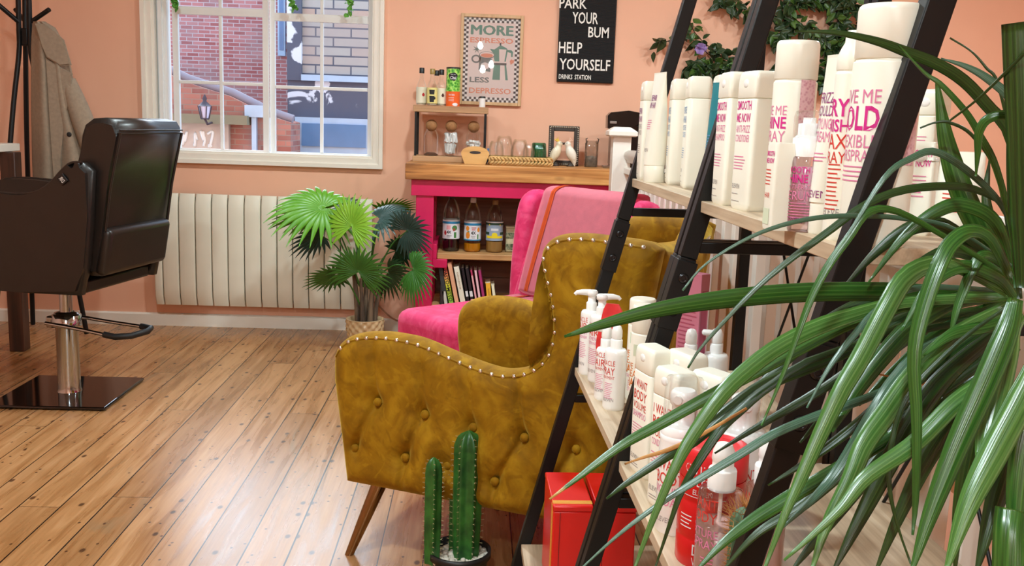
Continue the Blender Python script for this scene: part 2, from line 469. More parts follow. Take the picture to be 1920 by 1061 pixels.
M_BR1 = brick('red_brick', (160, 88, 86), (192, 126, 122), (190, 168, 168), 1.0, .105, .034, .004)
M_BR2 = brick('old_red_brick', (140, 80, 70), (180, 120, 104), (150, 124, 112), 1.0, .13, .042, .004)
M_BR3 = brick('buff_brick', (168, 164, 158), (178, 152, 136), (84, 88, 100), 1.0, .30, .078, .007)
M_PEEL = peeling('peeling_grey_render', (84, 88, 104), (212, 216, 224), 2.6, .535, .555)
M_DARKR = peeling('dark_render', (72, 80, 100), (104, 112, 132), 3.0, .4, .7)
M_STUC = peeling('weathered_stucco', (168, 150, 138), (200, 186, 172), 3.0, .4, .65)
M_COPE = mat('grey_coping', (136, 128, 138), .8); M_BLUEW = mat('pale_blue_paint', (170, 192, 214), .5)
M_SKYL = mat('blue_skylight_glazing', (92, 128, 168), .15)
Y1, Y2 = 9.0, 8.4
def w1(x, y, Y=Y1): return at(x, y, Y=Y)
b1 = thing('brick_building', 'tall pink-red brick building seen through the left sash', 'building', (0, 0, 0))
a0 = w1(120, 0); a1 = w1(545, 0)
MB().span((a0.x, Y1, -3), (a1.x, Y1+3, 2.5)).build('wall', M_BR1, b1)
mb = MB(); q = w1(523, 105); q2 = w1(536, 20)
mb.span((q.x, Y1-.05, q.z), (q2.x, Y1+.02, q2.z+.12)); f = mb.build('window_frame', M_BLUEW, b1)
mb = MB(); mb.span((q.x+.015, Y1-.056, q.z+.05), (q2.x-.012, Y1-.05, q2.z+.2)); mb.build('pane', M_SKYL, f)
b2 = thing('garden_wall', 'lower old brick wall with sloping coping and a lantern on it', 'wall', (0, 0, 0))
pts = [(130, 40), (345, 145), (430, 172), (503, 208), (545, 222)]
Yg = 7.6
P2 = [at(x, y+8, Y=Yg) for x, y in pts]
poly = [(p.x, p.z) for p in P2]+[(P2[-1].x, -3), (P2[0].x, -3)]
MXZ = Matrix(((1, 0, 0), (0, 0, 1), (0, 1, 0)))
MB().prism(poly, Yg, Yg+.4, MXZ).build('wall', M_BR2, b2)
mb = MB(); mb.tube([p+V((0, .1, .02)) for p in P2], .045, 6); mb.build('coping', M_COPE, b2)
s0 = at(130, 232, Y=Yg); s1 = at(432, 233, Y=Yg); s2 = at(470, 233, Y=Yg)
mb = MB(); mb.span((s0.x, Yg-.06, -3), (s1.x, Yg, s1.z)); mb.build('stucco_base', M_STUC, b2)
mb = MB(); mb.span((s0.x, Yg-.12, s1.z), (s2.x, Yg, s1.z+.07)); mb.build('stone_ledge', mat('mossy_ledge', (128, 122, 100), .9), b2)
d0 = at(475, 290, Y=Yg); d1 = at(482, 205, Y=Yg)
mb = MB(); mb.span((d0.x, Yg-.05, -3), (d0.x+.035, Yg, d1.z)); mb.span((d0.x+.11, Yg-.05, -3), (d0.x+.14, Yg, d1.z-.06)); mb.span((d0.x-.05, Yg-.06, d1.z-.06), (d0.x+.10, Yg, d1.z+.03))
mb.build('door_frame', M_BLUEW, b2)
g = MB(); rnd = random.Random(3)
for k in range(4):
    cx = 348+k*15
    pp = [at(cx+rnd.uniform(-6, 8), 262+rnd.uniform(-18, 16), Y=Yg-.062) for _ in range(5)]
    g.tube(smooth_curve(pp, 20), .010, 4)
g.build('graffiti', mat('white_spray_paint', (225, 225, 220), .8), b2)
l = at(384, 204, Y=Yg-.3); sl = thing('street_lantern', 'dark metal street lantern on the brick wall outside', 'lantern', l)
MD = mat('dark_lantern_metal', (58, 50, 62), .5)
mb = MB(); mb.lathe([(.085, .03), (.02, .09), (.028, .12), (.005, .17)], seg=6); mb.tube([(0, .35, -.16), (0, .1, -.18), (0, 0, -.12)], .014); mb.lathe([(.05, -.125), (.055, -.11)], seg=6)
for k in range(6):
    a = 2*math.pi*k/6; mb.bar((.05*math.cos(a), .05*math.sin(a), -.11), (.082*math.cos(a), .082*math.sin(a), .035), .01, .01)
mb.build('housing', MD, sl); mb = MB(); mb.lathe([(.045, -.11), (.074, .03)], seg=6); mb.build('lantern_glass', mat('frosted_lantern_glass', (190, 190, 215), .3), sl)
sl.scale = (.62, .62, .62)
b3 = thing('painted_building', 'dark painted building with peeling render seen through the right sash', 'building', (0, 0, 0))
c0 = at(538, 100, Y=Y2); c1 = at(565, 0, Y=Y2); c2 = at(860, 0, Y=Y2); zl = at(620, 146, Y=Y2).z
MB().span((c0.x, Y2, zl-.03), (c1.x, Y2+3, 2.42)).build('peeling_wall', M_PEEL, b3)
MB().span((c1.x, Y2+.05, zl), (c2.x, Y2+3, 2.42)).build('upper_brickwork', M_BR3, b3)
MB().span((c1.x, Y2-.02, zl-.03), (c2.x, Y2+.1, zl+.02)).build('ledge', M_BLUEW, b3)
MB().span((c0.x, Y2+.02, -3), (c2.x, Y2+3, zl-.03)).build('lower_wall', M_PEEL, b3)
k0 = at(566, 290, Y=Y2); k1 = at(569, 226, Y=Y2)
mb = MB(); mb.span((k0.x-.04, Y2-.10, k0.z-.3), (c2.x, Y2+.02, k1.z+.03)); f = mb.build('skylight_frame', M_BLUEW, b3)
mb = MB(); mb.span((k0.x+.02, Y2-.115, k0.z+.08), (k0.x+.56, Y2-.10, k1.z-.02)); mb.span((k0.x+.60, Y2-.115, k0.z+.08), (c2.x-.1, Y2-.10, k1.z-.02)); mb.build('pane', M_SKYL, f)
struct(MB().span((-9, D+.6, -3.1), (6, 14, -3)).build('ground_alley', mat('alley_paving', (120, 116, 112), .9)))

# ------------------------------------------------------------------ radiator, cable
M_RAD = mat('cream_enamel', (230, 224, 206), .38, var=.015)
rad = thing('radiator', 'cream panel radiator with vertical fins under the window', 'radiator', (0, 0, 0))
xs = [287, 303.5, 334.8, 365.8, 396.3, 426.5, 457.4, 488.5, 518.5, 548, 578, 607.6, 638, 668, 698]
X_ = [at(x, 470, Y=D-.09).x for x in xs]
rt, rb = at(470, 367, Y=D-.08).z, at(470, 576, Y=D-.08).z
mb = MB(); mb.span((X_[0]+.03, D-.055, rb+.03), (X_[-1]-.03, D-.015, rt-.02)); mb.span((X_[2], D-.02, rb+.1), (X_[2]+.05, D-.002, rb+.2)); mb.span((X_[-3], D-.02, rb+.1), (X_[-3]+.05, D-.002, rb+.2))
mb.build('back_panel', mat('radiator_core_grey', (92, 84, 76), .6), rad)
for i in range(len(X_)-1):
    x0, x1 = X_[i]+.0022, X_[i+1]-.0022; mb = MB(); rings = []
    for k in range(13):
        t = k/12; z = rb+(rt-rb)*t; bow = .012*(1-(2*t-1)**4)
        zz = z
        yf = D-.078-bow
        r_ = .008
        rg = [(x0, D-.05, zz), (x0, yf+r_, zz), (x0+r_*.3, yf+r_*.3, zz), (x0+r_, yf, zz), (x1-r_, yf, zz), (x1-r_*.3, yf+r_*.3, zz), (x1, yf+r_, zz), (x1, D-.05, zz)]
        if k in (0, 12):
            s_ = .012 if k == 0 else -.004
            rg = [(p[0], min(p[1]+.012, D-.05), p[2]) for p in rg]
        rings.append(rg)
    mb.loft(rings); mb.build('fin', M_RAD, rad)
mb = MB(); mb.tube(smooth_curve([at(700, 565, Y=D-.02), at(715, 578, Y=D-.02), at(735, 596, Y=D-.02), at(760, 605, Y=D-.025), (-.2, D-.04, .03)], 24), .005, 6)
tag(mb.build('power_cable', mat('beige_cable', (176, 130, 100), .5)), 'thin beige cable running down the pink wall behind the palm', 'cable')
# ------------------------------------------------------------------ salon chair
M_LEA = mat('dark_brown_leather', (33, 27, 24), .34, var=.12, vscale=14, bump=.10, bscale=220)
M_CHR = mat('polished_chrome', (186, 194, 202), .08, 1, var=.01)
M_BLK = mat('black_powder_coat', (11, 11, 12), .42, var=.05, Specular_IOR_Level=.35)
M_BRUB = mat('black_rubber', (18, 18, 18), .55)
ch = thing('salon_chair', 'dark brown leather hydraulic salon chair on a square chrome base', 'chair', (-1.705, 4.02, 0), R(-11))
mb = MB()
# base is square with the room, the seat is swivelled
MRB = Matrix.Rotation(R(11), 3, 'Z')
mb.box((0, 0, .009), (.47, .47, .014), .006, MRB); mb.build('base_plate', mat('dark_chrome', (72, 72, 76), .07, 1, var=.01), ch)
mb = MB(); mb.lathe([(.050, .016), (.046, .03), (.044, .30), (.048, .305), (.048, .355), (.03, .36)]); mb.lathe([(.025, .355), (.025, .53)])
mb.build('column', M_CHR, ch)
mb = MB(); mb.lathe([(.058, .30), (.058, .345), (.05, .35)], c=(0, 0, 0)); mb.box((-.05, -.02, .315), (.05, .03, .05), .008)
mb.build('collar', M_CHR, ch)
mb = MB(); mb.tube(smooth_curve([(-.06, -.055, .315), (.1, -.075, .305), (.27, -.085, .285)], 10), .008); mb.tube(smooth_curve([(.03, .045, .33), (.15, .045, .318), (.32, .045, .305)], 10), .008)
pb = mb.build('pump_bar', M_CHR, ch)
mb = MB(); mb.tube([(.22, -.083, .292), (.27, -.086, .286), (.33, -.065, .290), (.365, 0, .298), (.36, .035, .304), (.31, .046, .306)], .0135); mb.build('grip', M_BRUB, pb)
# body: side panels with sweeping arms (profile in x=back, z), made as prism across y
def hermite_prism(mb, poly, y0, y1, bev): mb.prism(poly, y0, y1, Matrix(((1, 0, 0), (0, 0, 1), (0, 1, 0))), (0, 0, 0), True, bev)
side = [(-.46, .50), (.0, .485), (.26, .49), (.285, .62), (.31, .86), (.315, .985), (.285, 1.0), (.24, .995), (.20, .965), (.15, .915), (.09, .880), (0, .868), (-.15, .875), (-.32, .885), (-.44, .88), (-.48, .86), (-.49, .75)]
sp = [(p.x, p.z) for p in smooth_curve([(x, 0, z) for x, z in side[6:]+side[:1]], 44)]
poly = [(-.46, .50), (0, .49), (.255, .49), (.28, .60), (.305, .80), (.32, .97)]+sp[:-1]
for y0, y1 in ((-.30, -.235), (.235, .30)):
    mb = MB(); hermite_prism(mb, poly, y0, y1, .018); o = mb.build('arm', M_LEA, ch)
    e = -1 if y0 < 0 else 1
    yy = y0 if e < 0 else y1
    mb = MB(); mb.tube([(x, yy-e*.012, z+.002) for x, z in sp], .006, 6); mb.build('piping', M_LEA, o)
mb = MB(); mb.box((-.12, 0, .60), (.66, .47, .16), .05, seg=4); mb.box((-.1, 0, .515), (.7, .46, .05), .01); mb.build('seat', M_LEA, ch)
mb = MB()
bk = [(.20, .56), (.31, .56), (.325, .72), (.365, .96), (.40, 1.10), (.41, 1.135), (.395, 1.16), (.35, 1.17), (.30, 1.165), (.265, 1.14), (.25, 1.10), (.225, .95)]
hermite_prism(mb, bk, -.245, .245, .02); o = mb.build('backrest', M_LEA, ch)
mb = MB(); mb.box((.318, 0, .655), (.055, .47, .19), .024, Matrix.Rotation(R(10), 3, 'Y'), 4); mb.build('lower_cushion', M_LEA, o)
for y in (-.235, .235):
    mb = MB(); mb.tube([(.337, y, .74), (.362, y, .9), (.392, y, 1.03), (.412, y, 1.115)], .0055, 6); mb.build('piping', M_LEA, o)
for z, x in ((1.125, .413), (1.112, .409)):
    mb = MB(); mb.tube([(x, -.24, z), (x, .24, z)], .003, 5); mb.build('seam', M_LEA, o)
mb = MB(); mb.box((.213, -.306, .935), (.032, .006, .034), .001, Matrix.Rotation(R(-40), 3, 'Y'))
t_ = mb.build('brand_tag', mat('black_satin_tag', (16, 16, 16), .5), ch)
mb = MB(); u_ = V((.766, 0, .643)); w_ = V((-.643, 0, .766)); c_ = V((.213, -.3095, .935))
# lettering runs up the tag
put_text(mb, 'DIR', lambda u, v: c_ + w_*u*.9 - u_*v*-1, -.012, -.008, .024, .016, .02); mb.build('lettering', mat('white_stitch', (230, 230, 230), .6), t_, fix=False)

# ------------------------------------------------------------------ coat stand with coat
cs = thing('coat_stand', 'black tubular coat stand against the pink wall', 'coat stand', (0, 0, 0))
yc = 5.12
pl = [[(33, -60, 5.05), (35, 38, 5.06), (36, 94, 5.06), (26, 188, 5.02), (17, 294, 4.98), (-14, 610, 4.86)],
      [(46, -60, 5.2), (47, 50, 5.18), (48, 100, 5.18), (51, 292, 5.24), (62, 611, 5.3)],
      [(53, -60, 5.05), (57, 80, 5.06), (62, 120, 5.07), (80, 200, 5.07), (100, 297, 5.08), (163, 630, 5.1)]]
for p_ in pl:
    mb = MB(); pts = [at(*q[:2], Y=q[2]) for q in p_]; pts[-1].z = .013; mb.tube(smooth_curve(pts, 30), .0125, 10); mb.build('pole', M_BLK, cs)
mb = MB(); h = at(47, 70, Y=5.1); mb.box(h, (.055, .075, .085), .004); mb.build('clamp_block', M_BLK, cs)
for a, b in (((36, 42, 5.06), (-4, 8, 5.0)), ((60, 40, 5.06), (92, 18, 5.0)), ((47, 40, 5.18), (29, 18, 5.24))):
    mb = MB(); mb.tube([at(*a[:2], Y=a[2]), at(*b[:2], Y=b[2])], .0115, 10); mb.build('hook', M_BLK, cs)

M_COAT = mat('camel_wool', (150, 132, 112), .95, var=.10, vscale=60, bump=.25, bscale=260)
def coat_mesh():
    """hanging cloth: front outline left/right per height, folded in depth"""
    rows = [(40, 62, 84), (52, 60, 104), (66, 59, 112), (90, 58, 122), (125, 58, 133), (165, 58, 141), (205, 58, 152), (250, 59, 168), (300, 60, 182), (350, 62, 188), (400, 66, 190), (440, 70, 186)]
    n = 40; front = []; back = []
    for y, xl, xr in rows:
        fr = []; bk_ = []
        for i in range(n):
            t = i/(n-1); x = xl+(xr-xl)*t
            w = .05*(math.sin(math.pi*t)**.6)
            f = .016*math.sin(t*15+y*.006)*min(1, y/120)
            fr.append(at(x, y, Y=5.02-w+f)); bk_.append(at(x, y, Y=5.04+w*.4))
        front.append(fr); back.append(bk_)
    mb = MB(); mb.loft([f+b[::-1] for f, b in zip(front, back)]); return mb
coat = thing('wool_coat', 'camel wool coat hanging from the black coat stand', 'coat', (0, 0, 0))
mb = coat_mesh(); mb.build('body', M_COAT, coat)
mb = MB()
def slab(mb, pix, Y, th): mb.prism([(at(x, y, Y=Y).x, at(x, y, Y=Y).z) for x, y in pix], Y-th, Y+th, MXZ, (0, 0, 0), False, th*.6)
slab(mb, [(66, 44), (84, 45), (106, 62), (120, 75), (134, 122), (114, 124), (88, 108), (80, 85)], 4.965, .010); mb.build('collar', M_COAT, coat)
mb = MB(); slab(mb, [(86, 108), (112, 126), (136, 138), (134, 170), (122, 225), (112, 300), (116, 380), (104, 380), (96, 250)], 4.972, .009); mb.build('lapel', M_COAT, coat)
mb = MB(); pts = [at(x, y, Y=5.0) for x, y in ((128, 150), (142, 190), (158, 235), (172, 280), (180, 330))]; mb.tube(smooth_curve(pts, 14), [.035+.02*math.sin(math.pi*i/13) for i in range(14)], 12); mb.build('sleeve', M_COAT, coat)
p = at(130, 252, Y=4.958); mb = MB(); mb.lathe([(.001, 0), (.012, .001), (.012, .004), (.009, .006), (.001, .0055)], M=Matrix.Rotation(R(90), 3, 'X'), c=p, seg=16); mb.build('button', M_BRUB, coat)

# ------------------------------------------------------------------ styling station at the left edge
M_DW = wood('dark_walnut', (34, 18, 12), (58, 32, 22), (82, 48, 34), 2, 1, .4, False)
st = thing('styling_station', 'styling station with white top and dark wooden leg at the left edge', 'table', (0, 0, 0))
tp = at(8, 270, Y=4.72); zt = tp.z
MB().span((-3.2, 4.62, zt-.038), (tp.x, 4.88, zt), .004).build('top', M_WHITE, st)
lx = at(35, 600, Y=4.76).x
for x, y in ((lx, 4.76), (-3.1, 4.68), (-3.1, 4.84)):
    MB().span((x-.036, y-.036, 0), (x+.036, y+.036, zt-.038), .004).build('leg', M_DW, st)
MB().span((-3.1, 4.7, zt-.16), (lx-.1, 4.73, zt-.04)).build('apron', M_DW, st)
# ------------------------------------------------------------------ fan palm in a ceramic pot
def leafmat(name, c1, c2, edge=None, rough=.35, stripes=0):
    t = NT(name); uv = t.sep(t.n('UVMap').outputs[0]); tc = t.n('TexCoord').outputs['Object']
    n = t.n('TexNoise', Vector=tc, Scale=14.0, Detail=3.0).outputs[0]
    c = t.mix(n, lin(c1), lin(c2))
    if stripes:
        v = t.comb(t.mth('MULTIPLY', uv[0], float(stripes)), t.mth('MULTIPLY', uv[1], .6), 0.0)
        s = t.n('TexNoise', Vector=v, Scale=1.0, Detail=2.0).outputs[0]
        c = t.mix(t.ramp(s, [(.4, (0, 0, 0, 1)), (.65, (1, 1, 1, 1))]), c, lin(edge or c2))
    b = t.bsdf(c, rough); b.inputs['Specular IOR Level'].default_value = .5
    return t.end(b)
G_BR = leafmat('bright_palm_green', (70, 140, 30), (112, 176, 44)); G_MID = leafmat('palm_green', (38, 88, 30), (62, 118, 40))
G_DK = leafmat('dark_palm_green', (20, 50, 28), (36, 70, 36)); G_BL = leafmat('bluish_palm_green', (30, 58, 54), (58, 88, 84), rough=.3)
palm = thing('potted_fan_palm', 'fan palm with bright green fronds in a patterned ceramic pot beside the radiator', 'plant', at(684, 640, Y=5.0)*1)
palm.location.z = 0; PO = V(palm.location)
M_POT = mat('cream_glazed_ceramic', (206, 178, 136), .25, var=.08)
mb = MB(); nz = 26; prof = []
rings = []
pr, ph = .098, .155
for j in range(nz+1):
    z = ph*j/nz; r0 = pr*(.80+.20*min(1, j/nz*1.4)); rg = []
    for i in range(96):
        a = 2*math.pi*i/96; w = .0055*math.sin(a*14+ (math.pi if int(z/.022) % 2 else 0))*math.sin(math.pi*(z/.022 % 1))
        rg.append(V(((r0+w)*math.cos(a), (r0+w)*math.sin(a), z)))
    rings.append(rg)
mb.loft(rings, True, False)
mb.lathe([(pr, ph), (pr+.002, ph+.004), (pr-.012, ph+.004), (pr-.014, ph-.03)], cap0=False, cap1=False, seg=48)
pot = mb.build('pot', M_POT, palm)
M_SOIL = mat('dark_soil', (40, 30, 24), .95, bump=.5, bscale=80)
MB().lathe([(.084, ph-.035), (.03, ph-.026), (.002, ph-.026)], seg=24).build('soil', M_SOIL, palm)
M_TRK = wood('palm_trunk_fibre', (52, 40, 32), (92, 74, 58), (128, 104, 80), 2, 2, .8, False)
for dx, dy, top, rr in ((-.04, .0, .40, .018), (.0, .03, .46, .016), (.03, -.01, .42, .018), (-.012, -.035, .38, .013), (.055, .015, .34, .014)):
    mb = MB(); mb.tube(smooth_curve([(dx*.9, dy*.9, ph-.03), (dx*1.1, dy, .25), (dx*1.5, dy*1.6, top)], 12), [rr*(1-.4*i/11) for i in range(12)], 10); mb.build('trunk', M_TRK, palm)
def frond(cpx, Yc, e1, y1, e2, y2, material, n=24, span=135, droop=.05, basez=.33, base=None, inner=.5, stem=True):
    """fan leaf: centre in the room, main axis e1 and cross axis e2 measured on the photo, turned into depth by y1, y2"""
    c = at(*cpx, Y=Yc); s = Yc/F_PX
    A = V((e1[0]*s, y1, -e1[1]*s)); B = V((e2[0]*s, y2, -e2[1]*s)); N = A.cross(B).normalized()
    if N.y > 0: N = -N
    mb = MB(); rnd = random.Random(int(cpx[0]*7+cpx[1]))
    for i in range(n):
        th = R(-span+2*span*i/(n-1)); L = (.86+.14*math.cos(th*.9))*rnd.uniform(.92, 1.05)
        d = A*math.cos(th)+B*math.sin(th); sd = (-A*math.sin(th)+B*math.cos(th)).normalized()
        Ln = d.length*L
        wmax = 2*R(span)*(A.length+B.length)/2/n*inner*.62
        pts = []; ws = []; m_ = 11
        for k in range(m_):
            t = k/(m_-1)
            p = c + d*L*t + N*(.03*math.sin(math.pi*t))*Ln*2 - V((0, 0, 1))*droop*t**3*(Ln/.25)
            pts.append(p-PO)
            w = wmax*min(t/inner, 1.0) if t < inner else wmax*(1-((t-inner)/(1-inner))**1.6)
            ws.append(max(w, .0006))
        mb.strip(pts, ws, sd, .18, .0004)
    o = mb.build('frond', material, palm, fix=False)
    if stem:
        b0 = PO+V(base if base else ((c.x-PO.x)*.12, (c.y-PO.y)*.1, basez)); mid = b0*.45+c*.55+V((0, 0, .05))
        mb = MB(); mb.tube([p-PO for p in smooth_curve([b0, mid, c], 14)], [.0048-.002*i/13 for i in range(14)], 7); mb.build('leaf_stem', G_MID, o)
frond((596, 396), 5.06, (-86, 12), -.06, (10, 40), .10, G_BR, 24, 140, .05)
frond((606, 390), 4.92, (-100, 4), -.10, (22, 62), -.08, G_BR, 26, 150, .07)
frond((659, 424), 4.85, (12, -68), .03, (60, 14), -.06, leafmat('lime_palm_green', (96, 158, 34), (150, 196, 60)), 24, 140, .02)
frond((600, 440), 5.02, (-52, 12), -.08, (-6, 42), .04, G_BL, 18, 120, .05)
frond((672, 510), 4.78, (10, -64), -.04, (72, 16), -.03, G_MID, 28, 130, .05, .36)
frond((627, 516), 4.86, (-56, 10), -.06, (4, 34), .10, G_MID, 20, 120, .03, .22)
frond((764, 432), 4.86, (46, -18), -.06, (24, 58), .02, G_BL, 26, 150, .05)
frond((712, 410), 4.95, (62, -24), .02, (10, 34), -.10, G_BL, 20, 110, .06)
frond((718, 394), 5.12, (62, -22), .06, (12, 26), .10, G_BR, 20, 100, .03)
frond((775, 505), 4.82, (42, 14), -.10, (-16, 58), -.04, G_MID, 24, 125, .07, .36)
frond((728, 512), 4.98, (40, 18), -.03, (-26, 48), .06, G_DK, 20, 115, .06, .32)
frond((650, 392), 5.14, (-18, -24), .10, (34, -8), .08, G_DK, 16, 120, .02)
frond((742, 470), 5.05, (34, -10), .10, (6, 44), .06, G_DK, 18, 130, .05)

# ------------------------------------------------------------------ drinks counter
M_TOP = wood('honey_pine', (120, 74, 36), (188, 126, 66), (222, 166, 100), 0, .8, .4, True)
M_PINK = mat('magenta_paint', (206, 22, 84), .38, var=.05)
cx0 = at(760, 308, Y=4.92).x; CZ = .985; CY0, CY1 = 4.92, 5.415; cx1 = 1.05
ct = thing('drinks_counter', 'magenta painted counter with thick honey pine top', 'counter', (0, 0, 0))
mb = MB(); mb.span((cx0, CY0, CZ-.082), (cx1, CY1, CZ), .004); mb.build('worktop', M_TOP, ct)
legs = []
lx0, lx1 = at(779, 450, Y=4.97).x, at(812, 450, Y=4.97).x
for a, b in ((lx0, lx1), (cx1-.13, cx1-.04)):
    for y in (4.955, 5.33):
        mb = MB(); mb.span((a, y, 0), (b, y+.075, CZ-.082), .003); mb.build('leg', M_PINK, ct)
mb = MB(); mb.span((cx0+.03, 4.945, CZ-.165), (cx1-.03, 4.975, CZ-.082), .002); mb.build('apron', M_PINK, ct)
mb = MB(); mb.span((lx0+.01, 4.98, CZ-.165), (lx0+.035, 5.36, CZ-.082)); mb.build('side_apron', M_PINK, ct)
SH = .520; SB = .245
M_SHB = wood('shelf_pine', (150, 104, 62), (196, 148, 96), (216, 172, 118), 0, .8, .45, False)
mb = MB(); mb.span((lx1+.022, 4.98, SH-.030), (cx1-.13, 5.40, SH), .003); mb.build('shelf', M_SHB, ct)
mb = MB(); mb.span((lx1, 4.965, SH-.075), (lx1+.075, 5.36, SH-.030), .003); mb.span((lx1, 4.965, SH-.03), (lx1+.02, 5.36, SH+.05), .002); mb.build('shelf_bracket', M_PINK, ct)
mb = MB(); mb.span((lx1, 4.98, SB-.03), (cx1-.13, 5.40, SB), .003); mb.build('shelf', M_SHB, ct)
M_BRN = wood('brown_back_boards', (96, 62, 48), (128, 88, 70), (150, 108, 88), 0, .5, .6, False)
mb = MB()
for z0, z1 in ((SB, SB+.085), (SB+.09, SB+.175), (SB+.18, SH-.035), (SH, SH+.11), (SH+.115, CZ-.09)): mb.span((lx1-.03, 5.402, z0), (cx1-.1, 5.414, z1))
mb.build('back_boards', M_BRN, ct)

# squash bottles on the counter shelf
def bottle_profile(kind=0): return [(.036, 0), (.041, .006), (.042, .02), (.042, .165), (.041, .185), (.036, .21), (.026, .235), (.0145, .252), (.0135, .262)]
def squash(px_, label, liquid, lvl, cap, lbl, h=1.0, extra=None, cat='bottle'):
    p = at(px_, 472, Y=5.10); p.z = SH; t = thing('squash_bottle', label, cat, p)
    pr_ = [(r*1.08, z*h) for r, z in bottle_profile()]
    mb = MB(); mb.lathe(pr_, cap1=False); mb.build('body', glass('clear_plastic_bottle', (.93, .94, .92), .8, .05, .03), t)
    lp = [(max(r-.0015, .001), max(z, .002)) for r, z in pr_ if z <= lvl]+[(pr_[3][0]-.0015, lvl)]
    mb = MB(); mb.lathe(lp); mb.build('liquid', liquid, t)
    mb = MB(); mb.lathe([(.0155, .252*h), (.0155, .274*h), (.014, .277*h)], seg=20); mb.build('cap', cap, t)
    rl = pr_[3][0]+.0004; z0, z1 = lbl['z']
    mb = MB(); mb.lathe([(rl, z0), (rl, z1)], cap0=False, cap1=False, seg=40); lo = mb.build('label', lbl['base'], t)
    fn = lambda u, v: V(((rl+.0008)*math.sin(u/rl), -(rl+.0008)*math.cos(u/rl), v))
    for mname, items in lbl['art']:
        mb = MB()
        for it in items:
            if it[0] == 't': put_text(mb, it[1], fn, *it[2:])
            elif it[0] == 'r': put_rect(mb, fn, *it[1:], 16)
            else:
                u, v, r = it[1:4]; el = it[4] if len(it) > 4 else 1
                put_curved(mb, [(u+r*math.cos(2*math.pi*k/18), v+r*el*math.sin(2*math.pi*k/18)) for k in range(18)], fn)
        mb.build('label_print', mname, lo, fix=False)
    return t
mL = mat('label_white', (226, 226, 230), .5); mBl = mat('label_blue', (34, 130, 178), .5); mK = mat('print_black', (20, 20, 22), .6)
mOr = mat('print_orange', (232, 140, 40), .5); mRd = mat('print_red', (180, 40, 50), .5); mPk = mat('print_pink', (236, 170, 176), .5)
mGr = mat('print_green', (70, 130, 70), .5); mYe = mat('print_yellow', (236, 214, 40), .5); mDG = mat('label_dark_green', (36, 66, 50), .5); mGy = mat('print_grey_blue', (150, 168, 190), .5)
L1_ = dict(z=(.068, .168), base=mL, art=[(mBl, [('r', -.07, .148, .14, .012)]), (mPk, [('r', -.024, .118, .022, .022)]), (mGr, [('o', .020, .126, .015, .9), ('r', .016, .074, .014, .03)]), (mRd, [('o', .016, .118, .008), ('o', -.032, .10, .008, 1.6)]), (mK, [('t', '4X', -.022, .096, .024, .016, .03), ('r', -.022, .084, .026, .002), ('r', -.022, .077, .018, .002)])])
L2_ = dict(z=(.062, .162), base=mL, art=[(mBl, [('r', -.07, .142, .14, .012), ('r', -.07, .062, .14, .006)]), (mOr, [('o', -.028, .126, .011, 1.2), ('o', -.026, .09, .013, 1.4), ('o', .034, .12, .009, 1.4)]), (mRd, [('r', -.006, .128, .026, .004), ('r', -.004, .118, .02, .004)]), (mGr, [('o', -.022, .108, .007, .5), ('r', .026, .07, .008, .026)]), (mK, [('t', '4X', -.008, .094, .026, .018, .03), ('r', -.008, .084, .024, .002), ('r', -.004, .076, .018, .002)])])
L3_ = dict(z=(.064, .160), base=mGy, art=[(mDG, [('r', -.07, .148, .14, .012), ('r', -.07, .096, .04, .014), ('r', .03, .096, .04, .014)]), (mL, [('r', -.07, .1585, .14, .006), ('r', -.02, .118, .04, .012)]), (mYe, [('o', 0, .094, .016, .9), ('r', -.05, .078, .1, .012), ('o', -.03, .148, .004), ('o', .03, .148, .004)])])
squash(845, 'squash bottle with dark liquid, leftmost on the pink counter shelf', mat('dark_squash', (22, 10, 14), .1), .066, mat('black_white_cap', (60, 56, 54), .4), L1_, 1.1)
squash(885, 'orange squash bottle, middle of the three on the pink counter shelf', mat('orange_squash', (232, 152, 20), .15), .046, mL, L2_, 1.03)
squash(926, 'lemon squash bottle with yellow label beside the tin on the counter shelf', mat('pale_lemon_squash', (190, 150, 84), .2), .060, mat('brass_cap', (150, 120, 70), .4), L3_, 1.0)
p = at(962, 466, Y=5.13); p.z = SH; tn = thing('tea_tin', 'cream and green patterned tin beside the lemon squash bottle', 'tin', p)
mb = MB(); mb.box((0, 0, .066), (.085, .07, .130), .008); mb.build('body', mat('cream_tin', (190, 184, 150), .4, var=.2, vscale=30), tn)
mb = MB(); mb.box((0, -.0355, .09), (.084, .002, .03), .0005); mb.box((0, -.0355, .03), (.084, .002, .034), .0005); mb.build('label', peeling('leafy_label', (70, 80, 56), (150, 150, 120), 60, .4, .6), tn)
mb = MB(); mb.box((0, 0, .134), (.088, .073, .012), .004); mb.build('lid', mat('tin_lid', (200, 194, 160), .35), tn)

